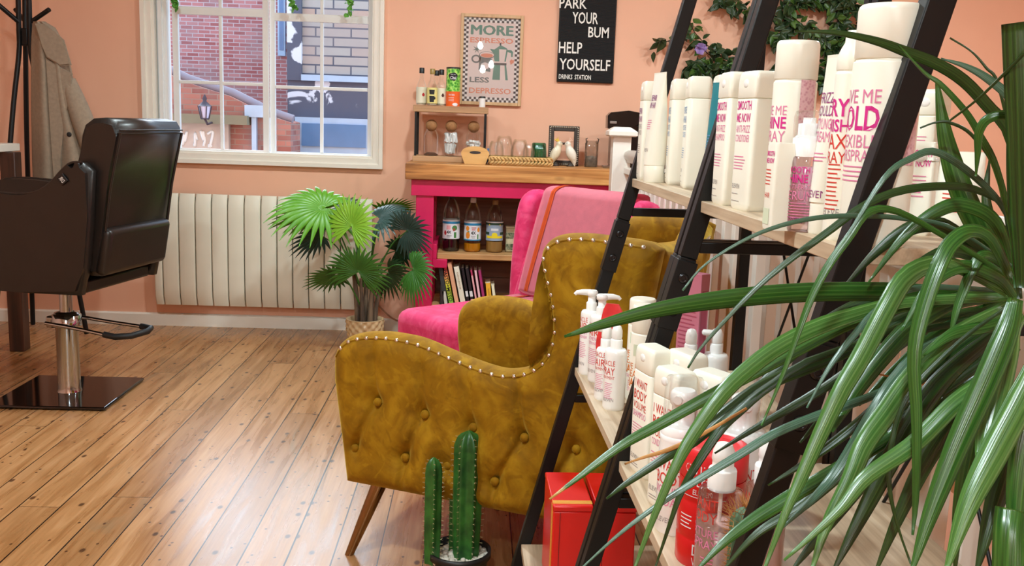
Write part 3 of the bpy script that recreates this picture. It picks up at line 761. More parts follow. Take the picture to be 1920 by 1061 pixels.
# books
books = [  # px centre at base, width, height, lean deg, cover, page/top, label, text
 (829, .020, .245, 0, (52, 42, 46), 'dark grey book at the left end of the book row', None),
 (846, .020, .20, -10, (214, 214, 206), 'white and dark grey book leaning beside the dark grey book', ('dark',)),
 (856, .026, .232, -12, (232, 96, 84), 'red to lime green book with large black lettering on its spine', ('pasto',)),
 (868, .024, .226, -12, (238, 178, 140), 'peach coloured book leaning on the lime green book', None),
 (879, .030, .205, -12, (236, 230, 212), 'cream white thick book beside the peach book', ('thin',)),
 (888, .016, .20, -11, (28, 20, 28), 'black book with white label, directly beside the cream book', ('lab',)),
 (895, .019, .198, -11, (34, 26, 34), 'black book with white label, next to the magenta book with pink edge', ('lab',)),
 (901, .012, .19, -11, (190, 60, 100), 'thin dark pink book with white spine label', ('strip',)),
 (908, .015, .188, -10, (242, 196, 204), 'pale pink book between the dark pink and the plum books', None),
 (915, .017, .188, -10, (170, 50, 110), 'plum pink book leaning next to the yellow book', None),
 (924, .028, .12, -7, (240, 180, 50), 'small yellow book near the right end of the row', ('thin2',)),
 (932, .018, .11, -9, (240, 236, 206), 'small cream book at the right end of the row', None),
]
xb = at(829, 560, Y=5.06).x
mPg = mat('book_pages', (226, 214, 190), .8)
cur = xb-.012
for i, (pxc, w, h, lean, colr, lab, tx) in enumerate(books):
    bxx = cur+w/2+.0015; cur += w+.0035 + (.002 if lean else .0)
    b = thing('book', lab, 'book', (bxx, 5.00, SB+(w/2*abs(math.sin(R(lean)))+.0006 if lean else 0)), 0, 'books on the lowest counter shelf')
    b.rotation_euler = (0, R(lean), 0)
    mc_ = mat('book_cover_%d' % i, colr, .45)
    if tx and tx[0] == 'pasto':
        t = NT('rainbow_cover'); z = t.sep(t.n('TexCoord').outputs['Object'])[2]
        mc_ = t.end(t.bsdf(t.ramp(t.mth('DIVIDE', z, h), [(.0, lin((120, 190, 70))), (.4, lin((220, 230, 60))), (.62, lin((240, 160, 90))), (.8, lin((226, 70, 70)))]), .45))
    mb = MB(); mb.span((-w/2, 0, 0), (w/2, .002, h)); mb.span((-w/2, 0, 0), (-w/2+.002, .15, h)); mb.span((w/2-.002, 0, 0), (w/2, .15, h)); mb.build('cover', mc_, b)
    mb = MB(); mb.span((-w/2+.002, .002, .003), (w/2-.002, .146, h-.003)); mb.build('pages', mPg, b)
    if tx:
        mb = MB(); fn = lambda u, v: V((v, -.0006, u)); k = mK
        down = lambda u, v: V((v, -.0006, h-u))
        if tx[0] == 'pasto': put_text(mb, 'PASTO+MISTO', lambda u, v: V((v-w*.36, -.0006, h-.045-u)), 0, 0, h-.06, w*.72, .02)
        elif tx[0] == 'lab': mb.span((-w*.4, -.0012, .045), (w*.4, -.0002, .075)); k = mL
        elif tx[0] == 'strip': mb.span((-w*.36, -.0012, .01), (w*.36, -.0002, h-.03)); k = mPk
        elif tx[0] == 'dark': mb.span((-w*.5, -.0012, .07), (w*.5, -.0002, h-.003)); k = mat('slate_cover', (52, 58, 60), .5)
        else: put_text(mb, 'lemonade' if 0 else 'oooooo', lambda u, v: V((v-w*.12, -.0006, h-.03-u)), 0, 0, h*.45, w*.24)
        if tx[0] in ('thin', 'thin2'): k = mat('brown_print', (150, 110, 60), .6)
        mb.build('spine_print', k, b, fix=tx[0] not in ('pasto', 'thin', 'thin2'))

# ------------------------------------------------------------------ rack on the counter
rx0, rx1 = at(775, 200, Y=5.17).x, at(916, 200, Y=5.17).x
rz1 = at(845, 199, Y=5.17).z
rk = thing('counter_rack', 'two tier wooden rack with black uprights standing on the counter', 'rack', (0, 0, 0))
M_RW = wood('rack_oak', (150, 110, 76), (178, 136, 96), (194, 154, 114), 0, 1, .5, False)
MB().span((rx0, 5.17, CZ), (rx1, 5.37, CZ+.030), .002).build('board', M_RW, rk)
MB().span((rx0, 5.17, rz1-.034), (rx1, 5.37, rz1), .002).build('board', M_RW, rk)
for x in (rx0+.014, rx1-.014):
    for y in (5.18, 5.36): MB().span((x-.006, y-.006, CZ+.03), (x+.006, y+.006, rz1-.034)).build('upright', M_BLK, rk)
M_CORK = mat('cork', (158, 112, 70), .85, var=.15, vscale=120, bump=.3, bscale=220)
M_GLS = glass('clear_glass', (.99, .995, .995), .36, .02, .05)
M_PAPER = mat('white_paper_sticks', (232, 232, 230), .8); M_SUG = mat('sugar_cubes', (240, 238, 234), .8)
for i, (x, lab) in enumerate(((808, 'cork ball jar with a little brown powder, leftmost on the rack'), (845, 'cork ball jar full of white paper sachets on the rack'), (887, 'cork ball jar with white cubes behind the wooden caddy'))):
    p = at(x, 287, Y=5.25); p.z = CZ+.030
    j = thing('storage_jar', lab, 'jar', p, 0, 'cork ball jars on the rack')
    pr_ = [(.036, 0), (.041, .006), (.042, .02), (.042, .10), (.039, .118), (.030, .135), (.025, .142), (.024, .147)]
    mb = MB(); mb.lathe(pr_, cap1=False, seg=36); mb.build('glass_body', M_GLS, j)
    mb = MB(); mb.sphere((0, 0, .161), .0315, u=24, v=14); mb.build('cork_ball', M_CORK, j)
    rnd = random.Random(i)
    if i == 0: mb = MB(); mb.lathe([(.037, .003), (.037, .008), (.02, .017), (.002, .014)]); mb.build('contents', mat('brown_powder', (86, 52, 34), .9), j)
    elif i == 1:
        mb = MB()
        for k in range(46):
            a = rnd.uniform(0, 6.28); r = .03*math.sqrt(rnd.random()); M = Matrix.Rotation(rnd.uniform(-.35, .35), 3, 'X') @ Matrix.Rotation(rnd.uniform(-.35, .35), 3, 'Y') @ Matrix.Rotation(a, 3, 'Z')
            mb.box((r*math.cos(a), r*math.sin(a), rnd.choice((.038, .095))+rnd.uniform(0, .008)), (.012, .003, .052), 0, M)
        mb.build('contents', M_PAPER, j)['kind'] = 'stuff'
    else:
        mb = MB()
        for k in range(60):
            a = rnd.uniform(0, 6.28); r = .033*math.sqrt(rnd.random()); M = Matrix.Rotation(rnd.uniform(0, 3), 3, 'X') @ Matrix.Rotation(rnd.uniform(0, 3), 3, 'Z')
            mb.box((r*math.cos(a), r*math.sin(a), rnd.uniform(.010, .085)), (.015, .014, .013), .002, M)
        mb.build('contents', M_SUG, j)['kind'] = 'stuff'
# bottles on the top board
def syrup(x, y, label, capm, labm, art, h=.19):
    p = at(x, 192, Y=y); p.z = rz1
    t = thing('syrup_bottle', label, 'bottle', p, 0, 'syrup bottles on the rack')
    pr_ = [(.024, 0), (.0275, .004), (.0275, h*.50), (.026, h*.55), (.018, h*.64), (.0115, h*.72), (.011, h*.88)]
    mb = MB(); mb.lathe(pr_, cap1=False); mb.build('glass_body', M_GLS, t)
    mb = MB(); mb.lathe([(.025, .004), (.0258, h*.42)]); mb.build('syrup', mat('clear_syrup', (206, 196, 170), .1, var=.02), t)
    mb = MB(); mb.lathe([(.0135, h*.86), (.0135, h), (.012, h*1.008)], seg=20); mb.build('cap', capm, t)
    rl = .0282; mb = MB(); mb.lathe([(rl, h*.06), (rl, h*.49)], cap0=False, cap1=False, seg=32); lo = mb.build('label', labm, t)
    fn = lambda u, v: V(((rl+.0006)*math.sin(u/rl), -(rl+.0006)*math.cos(u/rl), v))
    for mm, polys in art:
        mb = MB()
        for pl_ in polys: put_curved(mb, pl_, fn)
        mb.build('label_print', mm, lo, fix=False)
drop = lambda cx, cz, s: [(cx, cz+s*1.6)]+[(cx+s*math.cos(a), cz+s*math.sin(a)) for a in [R(20-20*k) for k in range(12)]]
mBlk = mat('black_cap', (18, 18, 18), .4)
syrup(790, 5.24, 'syrup bottle with white label and red drop, leftmost on top of the rack', mBlk, mat('ivory_label', (226, 220, 196), .5), [(mRd, [drop(.012, .055, .008)])], .195)
syrup(810, 5.21, 'small bottle with a black figure on a yellow label on the rack', mat('gold_cap', (150, 124, 60), .35), mat('pale_yellow_label', (230, 218, 140), .5), [(mK, [[(-.012, .018), (.012, .018), (.014, .05), (-.014, .05)], [(-.014, .058), (.014, .058), (.015, .082), (-.015, .082)], [(.012, .03), (.02, .034), (.02, .044), (.012, .046)]])], .19)
syrup(827, 5.25, 'syrup bottle with white label and dark drop beside the green tube', mBlk, mat('ivory_label', (226, 220, 196), .5), [(mat('brown_drop', (70, 30, 20), .5), [drop(.010, .055, .008)])], .19)
syrup(818, 5.31, 'syrup bottle standing behind the others on top of the rack', mBlk, mat('ivory_label', (226, 220, 196), .5), [(mRd, [drop(.012, .055, .008)])], .188)
p = at(849, 193, Y=5.24); p.z = rz1
tu = thing('chai_tube', 'green and orange cardboard drink tube beside the poster', 'tube', p)
tg = NT('green_foil_print'); n_ = tg.n('TexVoronoi', Vector=tg.n('TexCoord').outputs['Object'], Scale=70.0).outputs['Distance']
M_GF = tg.end(tg.bsdf(tg.ramp(n_, [(.1, lin((40, 120, 30))), (.5, lin((110, 196, 70))), (.8, lin((190, 230, 120)))]), .35))
rr = .0375; mb = MB(); mb.lathe([(rr, .0), (rr, .078)], cap1=False, seg=40); mb.build('orange_band', mat('orange_print', (236, 98, 34), .4), tu)
mb = MB(); mb.lathe([(rr, .078), (rr, .196)], cap0=False, cap1=False, seg=40); gb = mb.build('green_band', M_GF, tu)
mb = MB(); mb.lathe([(rr+.001, .196), (rr+.001, .204), (rr-.002, .205)], seg=40); mb.build('rim', mat('dark_lid', (46, 40, 34), .4), tu)
fn = lambda u, v: V(((rr+.0006)*math.sin(u/rr), -(rr+.0006)*math.cos(u/rr), v))
mb = MB(); put_curved(mb, [(.0+.024*math.cos(a)*(1+.15*math.sin(3*a)), .155+.021*math.sin(a)*(1+.1*math.cos(5*a))) for a in [2*math.pi*k/30 for k in range(30)]], fn); mb.build('badge', mK, gb, fix=False)
fn2 = lambda u, v: V(((rr+.0011)*math.sin(u/rr), -(rr+.0011)*math.cos(u/rr), v))
mb = MB(); put_text(mb, 'Chai', fn2, -.016, .141, .032, .017, .02); put_text(mb, 'drink me', fn2, -.014, .163, .026, .007); put_text(mb, 'chai latte', fn, -.024, .056, .034, .010, .01)
for k in range(3): put_rect(mb, fn, -.024, .044-.008*k, .03, .002, 4)
put_curved(mb, [(.014+.016*math.cos(a), .010+.008*math.sin(a)) for a in [2*math.pi*k/20 for k in range(20)]], fn); mb.build('lettering', mL, tu, fix=False)
p = at(904, 196, Y=5.22); p.z = rz1
sh = thing('spice_shaker', 'small white cylinder with black lid in front of the poster', 'shaker', p)
MB().lathe([(.0165, 0), (.017, .002), (.017, .048)], seg=24).build('body', mat('white_plastic', (236, 234, 232), .35, var=.02), sh)
MB().lathe([(.0175, .048), (.0175, .056), (.015, .058)], seg=24).build('lid', mBlk, sh)

# ------------------------------------------------------------------ on the worktop
M_BAM = wood('bamboo_ply', (206, 156, 92), (222, 172, 106), (230, 184, 120), 0, 1, .4, False)
q0, q1 = at(864, 303, Y=5.06), at(917, 303, Y=5.06)
cd_ = thing('bamboo_caddy', 'pale wooden caddy with an arched handle panel on the counter', 'caddy', ((q0.x+q1.x)/2, 5.06, CZ))
hw = (q1.x-q0.x)/2
for y in (0, .10):
    arch = [(-hw*.74, 0), (hw*.74, 0), (hw, .052)]+[(hw*math.cos(a), .056+.034*math.sin(a)) for a in [math.pi*k/14 for k in range(1, 14)]]+[(-hw, .052)]
    mb = MB(); mb.prism(arch, y, y+.008, MXZ); o = mb.build('end_panel', M_BAM, cd_)
    if y == 0:
        mb = MB(); mb.prism([(hw*.40*math.cos(a), .060+.0075*math.sin(a)) for a in [2*math.pi*k/20 for k in range(20)]], -.0012, -.0002, MXZ); mb.build('handle_slot_shade', mat('painted_slot_shade', (54, 46, 44), .6), o)  # flat dark ellipse painted on for the shade inside the handle opening
mb = MB()
for s_ in (-1, 1): mb.bar((s_*hw*.70, .054, .004), (s_*hw*.90, .054, .05), .006, .092)
mb.span((-hw*.7, .008, .001), (hw*.7, .1, .007)); mb.build('tray', M_BAM, cd_)
p = at(916, 282, Y=5.13); sp_ = thing('stirrer', 'small blue tipped stirrer standing in the bamboo caddy', 'stirrer', (p.x-.02, 5.12, CZ+.007))
MB().bar((.012, 0, 0), (.02, 0, .075), .012, .003).build('blade', mat('blue_plastic', (70, 120, 170), .4), sp_)

# woven tray with upturned glasses
t0, t1 = at(919, 305, Y=5.03), at(1034, 309, Y=5.03)
TX, TWd = (t0.x+t1.x)/2, (t1.x-t0.x)
wt = thing('woven_tray', 'rectangular woven straw tray holding upturned glasses', 'tray', (TX, 5.13, CZ))
M_STR = mat('woven_straw', (206, 164, 104), .7, var=.22, vscale=40)
mb = MB(); rnd = random.Random(5)
nx = 15
def braid(mb, a, b, n, h):
    a, b = V(a), V(b); d = (b-a)/n; nrm = V((d.y, -d.x, 0)).normalized()
    for i in range(n):
        for k, (z0, z1) in enumerate(((.004, h*.55), (h*.52, h))):
            sg = 1 if (k == 0) else -1; c0 = a+d*(i+.5)
            p0 = c0-d*.55*sg; p1 = c0+d*.55*sg
            mb.tube(smooth_curve([V((p0.x, p0.y, z0)), V((c0.x, c0.y, (z0+z1)/2))+nrm*.004, V((p1.x, p1.y, z1))], 6), [.0035, .0062, .0068, .0068, .0062, .0035], 6)
hx, hy, hh = TWd/2, .10, .042
braid(mb, (-hx, -hy, 0), (hx, -hy, 0), 17, hh); braid(mb, (hx, -hy, 0), (hx, hy, 0), 11, hh); braid(mb, (hx, hy, 0), (-hx, hy, 0), 17, hh); braid(mb, (-hx, hy, 0), (-hx, -hy, 0), 11, hh)
mb.build('woven_side', M_STR, wt)
mb = MB(); mb.tube([(-hx, -hy, hh), (hx, -hy, hh), (hx, hy, hh), (-hx, hy, hh)], .004, 6, closed=True); mb.tube([(-hx, -hy, .004), (hx, -hy, .004), (hx, hy, .004), (-hx, hy, .004)], .004, 6, closed=True); mb.build('rim', M_STR, wt)
mb = MB(); mb.box((0, 0, .0045), (2*hx-.004, 2*hy-.004, .005)); mb.build('bottom', M_STR, wt)
def upturned(px_, y, r0, r1, h, label, handle=None):
    p = at(px_, 290, Y=y); p.z = CZ+.0075
    t = thing('glass_mug' if handle else 'glass_tumbler', label, 'glass', p, 0, 'upturned glasses in the straw tray')
    mb = MB(); mb.lathe([(r0, 0), (r0*1.02, h*.2), (r0, h*.6), (r1, h*.94), (r1*.8, h)], cap0=False, seg=32); mb.lathe([(r0-.003, .001), (r0*1.02-.003, h*.2), (r0-.003, h*.6), (r1-.003, h*.9), (r1*.7, h*.95)], cap0=False, seg=32); mb.build('bowl', M_GLS, t)
    if handle:
        a = R(handle); d = V((math.cos(a), math.sin(a), 0)); mb = MB()
        mb.tube(smooth_curve([d*(r0)+V((0, 0, h*.2)), d*(r0+.026)+V((0, 0, h*.3)), d*(r0+.026)+V((0, 0, h*.6)), d*(r0-.002)+V((0, 0, h*.75))], 14), .005, 8); mb.build('handle', M_GLS, t)
upturned(945, 5.17, .052, .040, .142, 'largest upturned clear glass mug at the back left of the straw tray', 70)
upturned(930, 5.10, .042, .034, .115, 'upturned clear glass at the left front corner of the straw tray', 150)
upturned(974, 5.075, .048, .036, .128, 'upturned clear glass mug at the front of the straw tray', 15)
upturned(992, 5.17, .036, .030, .105, 'upturned clear glass behind the front mug in the straw tray')
p = at(1010, 290, Y=5.17); p.z = CZ+.0075
gg = thing('green_tumbler', 'dark green glass tumbler upturned in the straw tray', 'glass', p)
mb = MB(); rings = []
for r, z in ((.040, 0), (.040, .06), (.036, .108), (.030, .112)):
    rings.append([V((r*(1+.03*math.cos(12*2*math.pi*i/72))*math.cos(2*math.pi*i/72), r*(1+.03*math.cos(12*2*math.pi*i/72))*math.sin(2*math.pi*i/72), z)) for i in range(72)])
mb.loft(rings, False, True); mb.build('bowl', glass('green_glass', (.30, .72, .58), .9, .03, .05), gg)
mb = MB(); mb.lathe([(.033, .002), (.032, .09), (.026, .104)], cap0=False); mb.build('inner_wall', glass('green_glass', (.30, .72, .58), .9, .03, .05), gg)

# bird frame
f0, f1 = at(1028, 303, Y=5.22), at(1085, 303, Y=5.22)
fx = (f0.x+f1.x)/2; fh = at(1055, 236, Y=5.22).z-CZ; fw = f1.x-f0.x
pf = thing('photo_frame', 'dark ornate empty frame behind two ceramic birds', 'frame', (fx, 5.24, CZ)); pf.rotation_euler.x = R(-4)
M_FR = mat('dark_carved_frame', (52, 42, 34), .5, var=.2, vscale=60)
mb = MB(); bw_ = .028
mb.span((-fw/2, -.01, 0), (-fw/2+bw_, .01, fh), .003); mb.span((fw/2-bw_, -.01, 0), (fw/2, .01, fh), .003); mb.span((-fw/2+bw_, -.01, 0), (fw/2-bw_, .01, bw_), .003); mb.span((-fw/2+bw_, -.01, fh-bw_), (fw/2-bw_, .01, fh), .003)
mb.build('moulding', M_FR, pf)
mb = MB()
def beads(mb, a, b, n):
    for i in range(n): mb.sphere(V(a).lerp(V(b), (i+.5)/n), .0042, (1, .6, 1), 8, 6)
e = .007
beads(mb, (-fw/2+e, -.011, fh-e), (fw/2-e, -.011, fh-e), 15); beads(mb, (-fw/2+e, -.011, e), (fw/2-e, -.011, e), 15); beads(mb, (-fw/2+e, -.011, e), (-fw/2+e, -.011, fh-e), 18); beads(mb, (fw/2-e, -.011, e), (fw/2-e, -.011, fh-e), 18)
mb.build('beading', mat('tarnished_silver', (176, 164, 146), .4, .6), pf)
def bird(px_, flip, label, cc, crest):
    p = at(px_, 304, Y=5.16); p.z = CZ
    t = thing('bird_figurine', label, 'figurine', p, 0, 'ceramic birds in front of the dark frame'); s_ = flip
    mbody = mat('cream_glazed_bird', (226, 214, 186), .25, var=.06) if s_ > 0 else mat('white_glazed_bird', (232, 226, 212), .25, var=.04)
    mb = MB(); path = [(-.026*s_, 0, .002), (-.022*s_, 0, .03), (-.012*s_, 0, .055), (-.001*s_, 0, .078), (.008*s_, 0, .100), (.013*s_, 0, .116), (.016*s_, 0, .132)]
    mb.tube(smooth_curve(path, 18), [.004, .008, .012, .016, .020, .0235, .0255, .026, .0255, .024, .021, .0175, .0148, .0150, .0165, .0172, .0145, .005], 14)
    mb.build('body', mbody, t)
    mb = MB(); mb.tube([(.026*s_, 0, .123), (.037*s_, 0, .119), (.039*s_, 0, .112)], [.0055, .0038, .001], 8); mb.build('beak', mat('dark_beak', (60, 52, 46), .4), t)
    mb = MB(); mb.sphere((.020*s_, -.0155, .124), .0022, u=8, v=6); mb.build('eye', mBlk, t)
    mb = MB()
    for k in range(3): mb.tube(smooth_curve([(.012*s_, 0, .128), ((.004-.006*k)*s_, 0, .142-.003*k), ((.006-.010*k)*s_, 0, .156-.006*k)], 7), [.005, .005, .0045, .004, .003, .002, .0008], 6)
    mb.build('crest', crest, t)
    mb = MB(); mb.sphere((-.014*s_, -.016, .066), .02, (.75, .4, 1.7), 12, 8, Matrix.Rotation(R(18*s_), 3, 'Y')); mb.build('wing', mbody, t)
    mb = MB(); mb.lathe([(.02, 0), (.022, .004), (.014, .012), (.008, .02)], c=(-.004*s_, 0, 0), seg=16); mb.build('perch', M_FR, t)
bird(1043, 1, 'yellow crested cream bird figurine, left of the pair', None, mat('yellow_crest', (220, 180, 70), .3))
bird(1068, -1, 'white bird figurine with a pinkish crest, right of the pair', None, mat('pinkish_crest', (222, 176, 150), .3))

# glass canister and coffee machine
p = at(1108, 303, Y=5.18); p.z = CZ
gc = thing('glass_canister', 'smoky glass canister with wire clip beside the coffee machine', 'jar', p)
mb = MB(); mb.lathe([(.034, 0), (.036, .004), (.036, .125), (.030, .132), (.030, .14)], cap1=False, seg=32); mb.build('glass_body', glass('smoky_glass', (.80, .79, .77), .9, .03, .05), gc)
mb = MB(); mb.lathe([(.031, .003), (.031, .055), (.01, .06)]); mb.build('contents', mat('grey_contents', (140, 128, 116), .8, var=.3, vscale=80), gc)
mb = MB(); mb.tube([(-.03, -.015, .125), (-.034, -.02, .15), (-.026, -.02, .152)], .003, 6); mb.tube([(.03, -.015, .125), (.034, -.02, .15), (.026, -.02, .152)], .003, 6); mb.build('wire_clip', M_FR, gc)
q = at(1166, 305, Y=5.16)
cm = thing('coffee_machine', 'black pod coffee machine at the right end of the counter', 'coffee machine', (q.x, 5.18, CZ))
M_GB = mat('gloss_black_plastic', (14, 14, 15), .18, var=.02)
zt_ = at(1165, 207, Y=5.16).z-CZ
mb = MB(); mb.span((-.055, -.02, 0), (.10, .16, zt_-.06), .02); mb.build('body', M_GB, cm)
mb = MB(); mb.prism([(-.09, zt_-.095), (.0, zt_-.115), (.045, zt_-.075), (.12, zt_-.05), (.12, zt_-.015), (.02, zt_), (-.075, zt_-.012), (-.092, zt_-.03)], -.055, .045, MXZ, (0, 0, 0), False, .01); hd = mb.build('head', M_GB, cm)
mb = MB(); mb.box((-.062, -.056, zt_-.064), (.036, .003, .013), .001); mb.build('badge', mat('silver_badge', (170, 170, 170), .3, .8), hd)
mb = MB(); mb.lathe([(.07, .02), (.075, .03), (.075, zt_-.075), (.07, zt_-.06)], c=(.16, .05, 0), seg=32); mb.build('water_tank', glass('grey_water_tank', (.50, .48, .46), .8, .05, .15), cm)
mb = MB(); mb.span((-.11, -.085, 0), (-.01, .0, .014), .003); mb.build('drip_tray', M_CHR, cm)
mb = MB(); mb.span((-.055, -.075, .014), (-.02, -.05, .034), .003); mb.build('cup_support', mat('white_plastic', (236, 234, 232), .35, var=.02), cm)

# ------------------------------------------------------------------ poster
c00, c11 = at(862.5, 194, Y=D-.01), at(979, 30, Y=D-.01)
PW, PH = .345, c11.z-c00.z+.006
pc = at(921, 113, Y=D-.01)
po = thing('framed_poster', 'framed coffee poster with checkerboard border above the rack', 'poster', (pc.x, D-.001, pc.z)); po.rotation_euler = (R(0), R(.25), 0)
M_OAKF = wood('light_oak_frame', (186, 146, 104), (206, 168, 124), (216, 180, 136), 2, 1, .45, False)
mb = MB(); b_ = .018
mb.span((-PW/2, -.020, -PH/2), (-PW/2+b_, 0, PH/2), .002); mb.span((PW/2-b_, -.020, -PH/2), (PW/2, 0, PH/2), .002); mb.span((-PW/2+b_, -.020, -PH/2), (PW/2-b_, 0, -PH/2+b_), .002); mb.span((-PW/2+b_, -.020, PH/2-b_), (PW/2-b_, 0, PH/2), .002); mb.build('frame', M_OAKF, po)
IW, IH = PW-2*b_, PH-2*b_
def checks():
    t = NT('poster_paper'); p_ = t.sep(t.n('TexCoord').outputs['Object'])
    n = 26; sx = IW/24.0
    u = t.mth('DIVIDE', t.mth('ADD', p_[0], IW/2), sx); sz = IH/36.0; v = t.mth('DIVIDE', t.mth('ADD', p_[2], IH/2), sz)
    par = t.mth('MODULO', t.mth('ADD', t.mth('FLOOR', u), t.mth('FLOOR', v)), 2.0)
    bx = t.mth('LESS_THAN', t.mth('SUBTRACT', IW/2, t.mth('ABSOLUTE', p_[0])), sx*2); bz = t.mth('LESS_THAN', t.mth('SUBTRACT', IH/2, t.mth('ABSOLUTE', p_[2])), sz*2)
    brd = t.mth('MAXIMUM', bx, bz)
    ck = t.mix(t.mth('GREATER_THAN', par, .5), lin((40, 42, 50)), lin((232, 226, 224)))
    c = t.mix(brd, lin((226, 206, 202)), ck)
    return t.end(t.bsdf(c, .6))
sheet = MB().span((-IW/2, -.006, -IH/2), (IW/2, -.003, IH/2)).build('print', checks(), po)
fnp = lambda u, v: V((u*IW/2, -.0066, v*IH/2))
fnp2 = lambda u, v: V((u*IW/2, -.0071, v*IH/2)); fnp3 = lambda u, v: V((u*IW/2, -.0076, v*IH/2))
mTeal = mat('poster_teal', (84, 136, 124), .6); mTeal2 = mat('poster_dark_teal', (70, 104, 98), .6); mSal = mat('poster_salmon', (222, 138, 112), .6); mPGy = mat('poster_grey', (104, 112, 112), .6); mPap = mat('poster_cream', (226, 206, 202), .6); mPB = mat('poster_ink', (64, 66, 72), .6)
mb = MB(); 
for k, (du, dv) in enumerate(((0, 0), (.022, .004), (.044, 0), (.010, -.008), (.034, -.008))): put_text(mb, 'MORE', (lambda u, v, k=k: V((u*IW/2, -.0064-.00025*k, v*IH/2))), -.76+du, .60+dv, 1.48, .225)
mb.build('lettering', mTeal, sheet, fix=False)
mb = MB(); put_text(mb, 'ESPRESSO', fnp, -.77, .405, 1.53, .125, .02); mb.build('lettering', mSal, sheet, fix=False); mb = MB(); put_text(mb, 'DEPRESSO', fnp, -.76, -.80, 1.50, .135, .02); mb.build('lettering', mSal, sheet, fix=False)
mb = MB(); put_text(mb, 'LESS', fnp, -.75, -.54, .70, .13, .03); mb.build('lettering', mPGy, sheet, fix=False)
# moka pot
mb = MB(); put_poly(mb, [(.12, -.02), (.52, -.02), (.58, .25), (.54, .30), (.32, .37), (.10, .26), (-.06, .27), (.05, .18)], fnp); put_poly(mb, [(.10, -.10), (.54, -.10), (.62, -.46), (.06, -.46)], fnp); put_poly(mb, [(.55, .26), (.70, .26), (.77, .22), (.76, .10), (.70, .10), (.70, .19), (.57, .21)], fnp); mb.build('moka_pot_art', mTeal, sheet, fix=False)
mb = MB(); put_poly(mb, [(.29, -.02), (.47, -.02), (.53, .27), (.27, .27)], fnp2); put_poly(mb, [(.33, -.11), (.48, -.11), (.53, -.46), (.33, -.46)], fnp2); mb.build('moka_pot_highlight', mPap, sheet, fix=False)
mb = MB(); put_rect(mb, fnp2, .09, -.105, .46, .05); put_rect(mb, fnp2, .28, .36, .06, .06); mb.build('moka_pot_band', mPB, sheet, fix=False)
# cup
mb = MB(); put_poly(mb, [(-.42, .08), (.02, .04), (-.02, -.28), (-.44, -.24)], fnp)
ring = lambda cx, cy, rx, ry, n=22: [(cx+rx*math.cos(2*math.pi*k/n), cy+ry*math.sin(2*math.pi*k/n)) for k in range(n)]
put_poly(mb, ring(-.54, .02, .17, .10), fnp); put_poly(mb, ring(-.16, .12, .28, .085), fnp2); mb.build('cup_art', mPGy, sheet, fix=False)
mb = MB(); put_poly(mb, ring(-.54, .02, .11, .06), fnp2); put_poly(mb, ring(-.22, -.14, .15, .085), fnp2); put_poly(mb, ring(-.16, .125, .255, .07), fnp3); mb.build('cup_highlight', mPap, sheet, fix=False)
mb = MB(); fnp4 = lambda u, v: V((u*IW/2, -.0081, v*IH/2)); put_poly(mb, ring(-.16, .11, .22, .048), fnp4); put_poly(mb, [(.66, .0), (.72, .045), (.77, .02), (.83, .03), (.80, -.04), (.70, -.09)], fnp); mb.build('coffee_art', mSal, sheet, fix=False)
mb = MB(); st_ = []
for k in range(14):
    a = math.pi/2+2*math.pi*k/14; r = 1.0 if k % 2 == 0 else .28; st_.append((-.52+.17*r*math.cos(a), .25+.11*r*math.sin(a)))
put_poly(mb, st_, fnp); mb.build('star_art', mTeal2, sheet, fix=False)
MB().span((-IW/2, -.0145, -IH/2), (IW/2, -.0125, IH/2)).build('glazing', glass('poster_glazing', (1, 1, 1), .5, .01, .03), po)

# ------------------------------------------------------------------ letter board
l0, l1 = at(1043.5, 154, Y=D-.015), at(1149, 156, Y=D-.015)
LW = l1.x-l0.x; lz0 = (l0.z+l1.z)/2; LH = .60
lb = thing('letter_board', 'black felt letter board with white letters on the pink wall', 'sign', ((l0.x+l1.x)/2, D-.001, lz0))
mb = MB(); mb.span((-LW/2, -.018, 0), (LW/2, 0, LH), .003); mb.build('frame', M_BLK, lb)
tb = NT('grooved_black_felt'); pz_ = tb.sep(tb.n('TexCoord').outputs['Object'])[2]
gv = tb.mth('SINE', tb.mth('MULTIPLY', pz_, 900.0))
M_FELT = tb.end(tb.bsdf(lin((24, 24, 26)), .9, 0, gv, .5, .002))
fb = MB().span((-LW/2+.006, -.0195, .006), (LW/2-.006, -.017, LH-.006)).build('felt_panel', M_FELT, lb)
mLet = mat('white_plastic_letters', (240, 238, 232), .4, var=.01)
def lpx(x, y): q = at(x, y, Y=D-.02); return q.x-(l0.x+l1.x)/2, q.z-lz0
fnl = lambda u, v: V((u, -.0202, v))
for txt, xa, xb_, yt, yb_ in (('PARK', 1048.5, 1101, -3, 16), ('YOUR', 1072.5, 1122, 23, 45), ('BUM', 1102.5, 1142, 51, 71), ('HELP', 1047.5, 1092, 79, 100), ('YOURSELF', 1048.5, 1144.5, 111, 132), ('DRINKS  STATION', 1047.5, 1108, 140, 149)):
    a = lpx(xa, yb_); b = lpx(xb_, yt); hgt = b[1]-a[1]
    mb = MB(); hgt = lpx((xa+xb_)/2, yt)[1]-lpx((xa+xb_)/2, yb_)[1]
    put_text(mb, ' '.join(txt) if len(txt) == 4 and 0 else txt, fnl, a[0], lpx((xa+xb_)/2, yb_)[1], b[0]-a[0], hgt, .012)
    r = bmesh.ops.extrude_face_region(mb.bm, geom=mb.bm.faces[:]); bmesh.ops.translate(mb.bm, vec=(0, -.002, 0), verts=[v for v in r['geom'] if isinstance(v, bmesh.types.BMVert)])
    mb.build('lettering', mLet, lb)

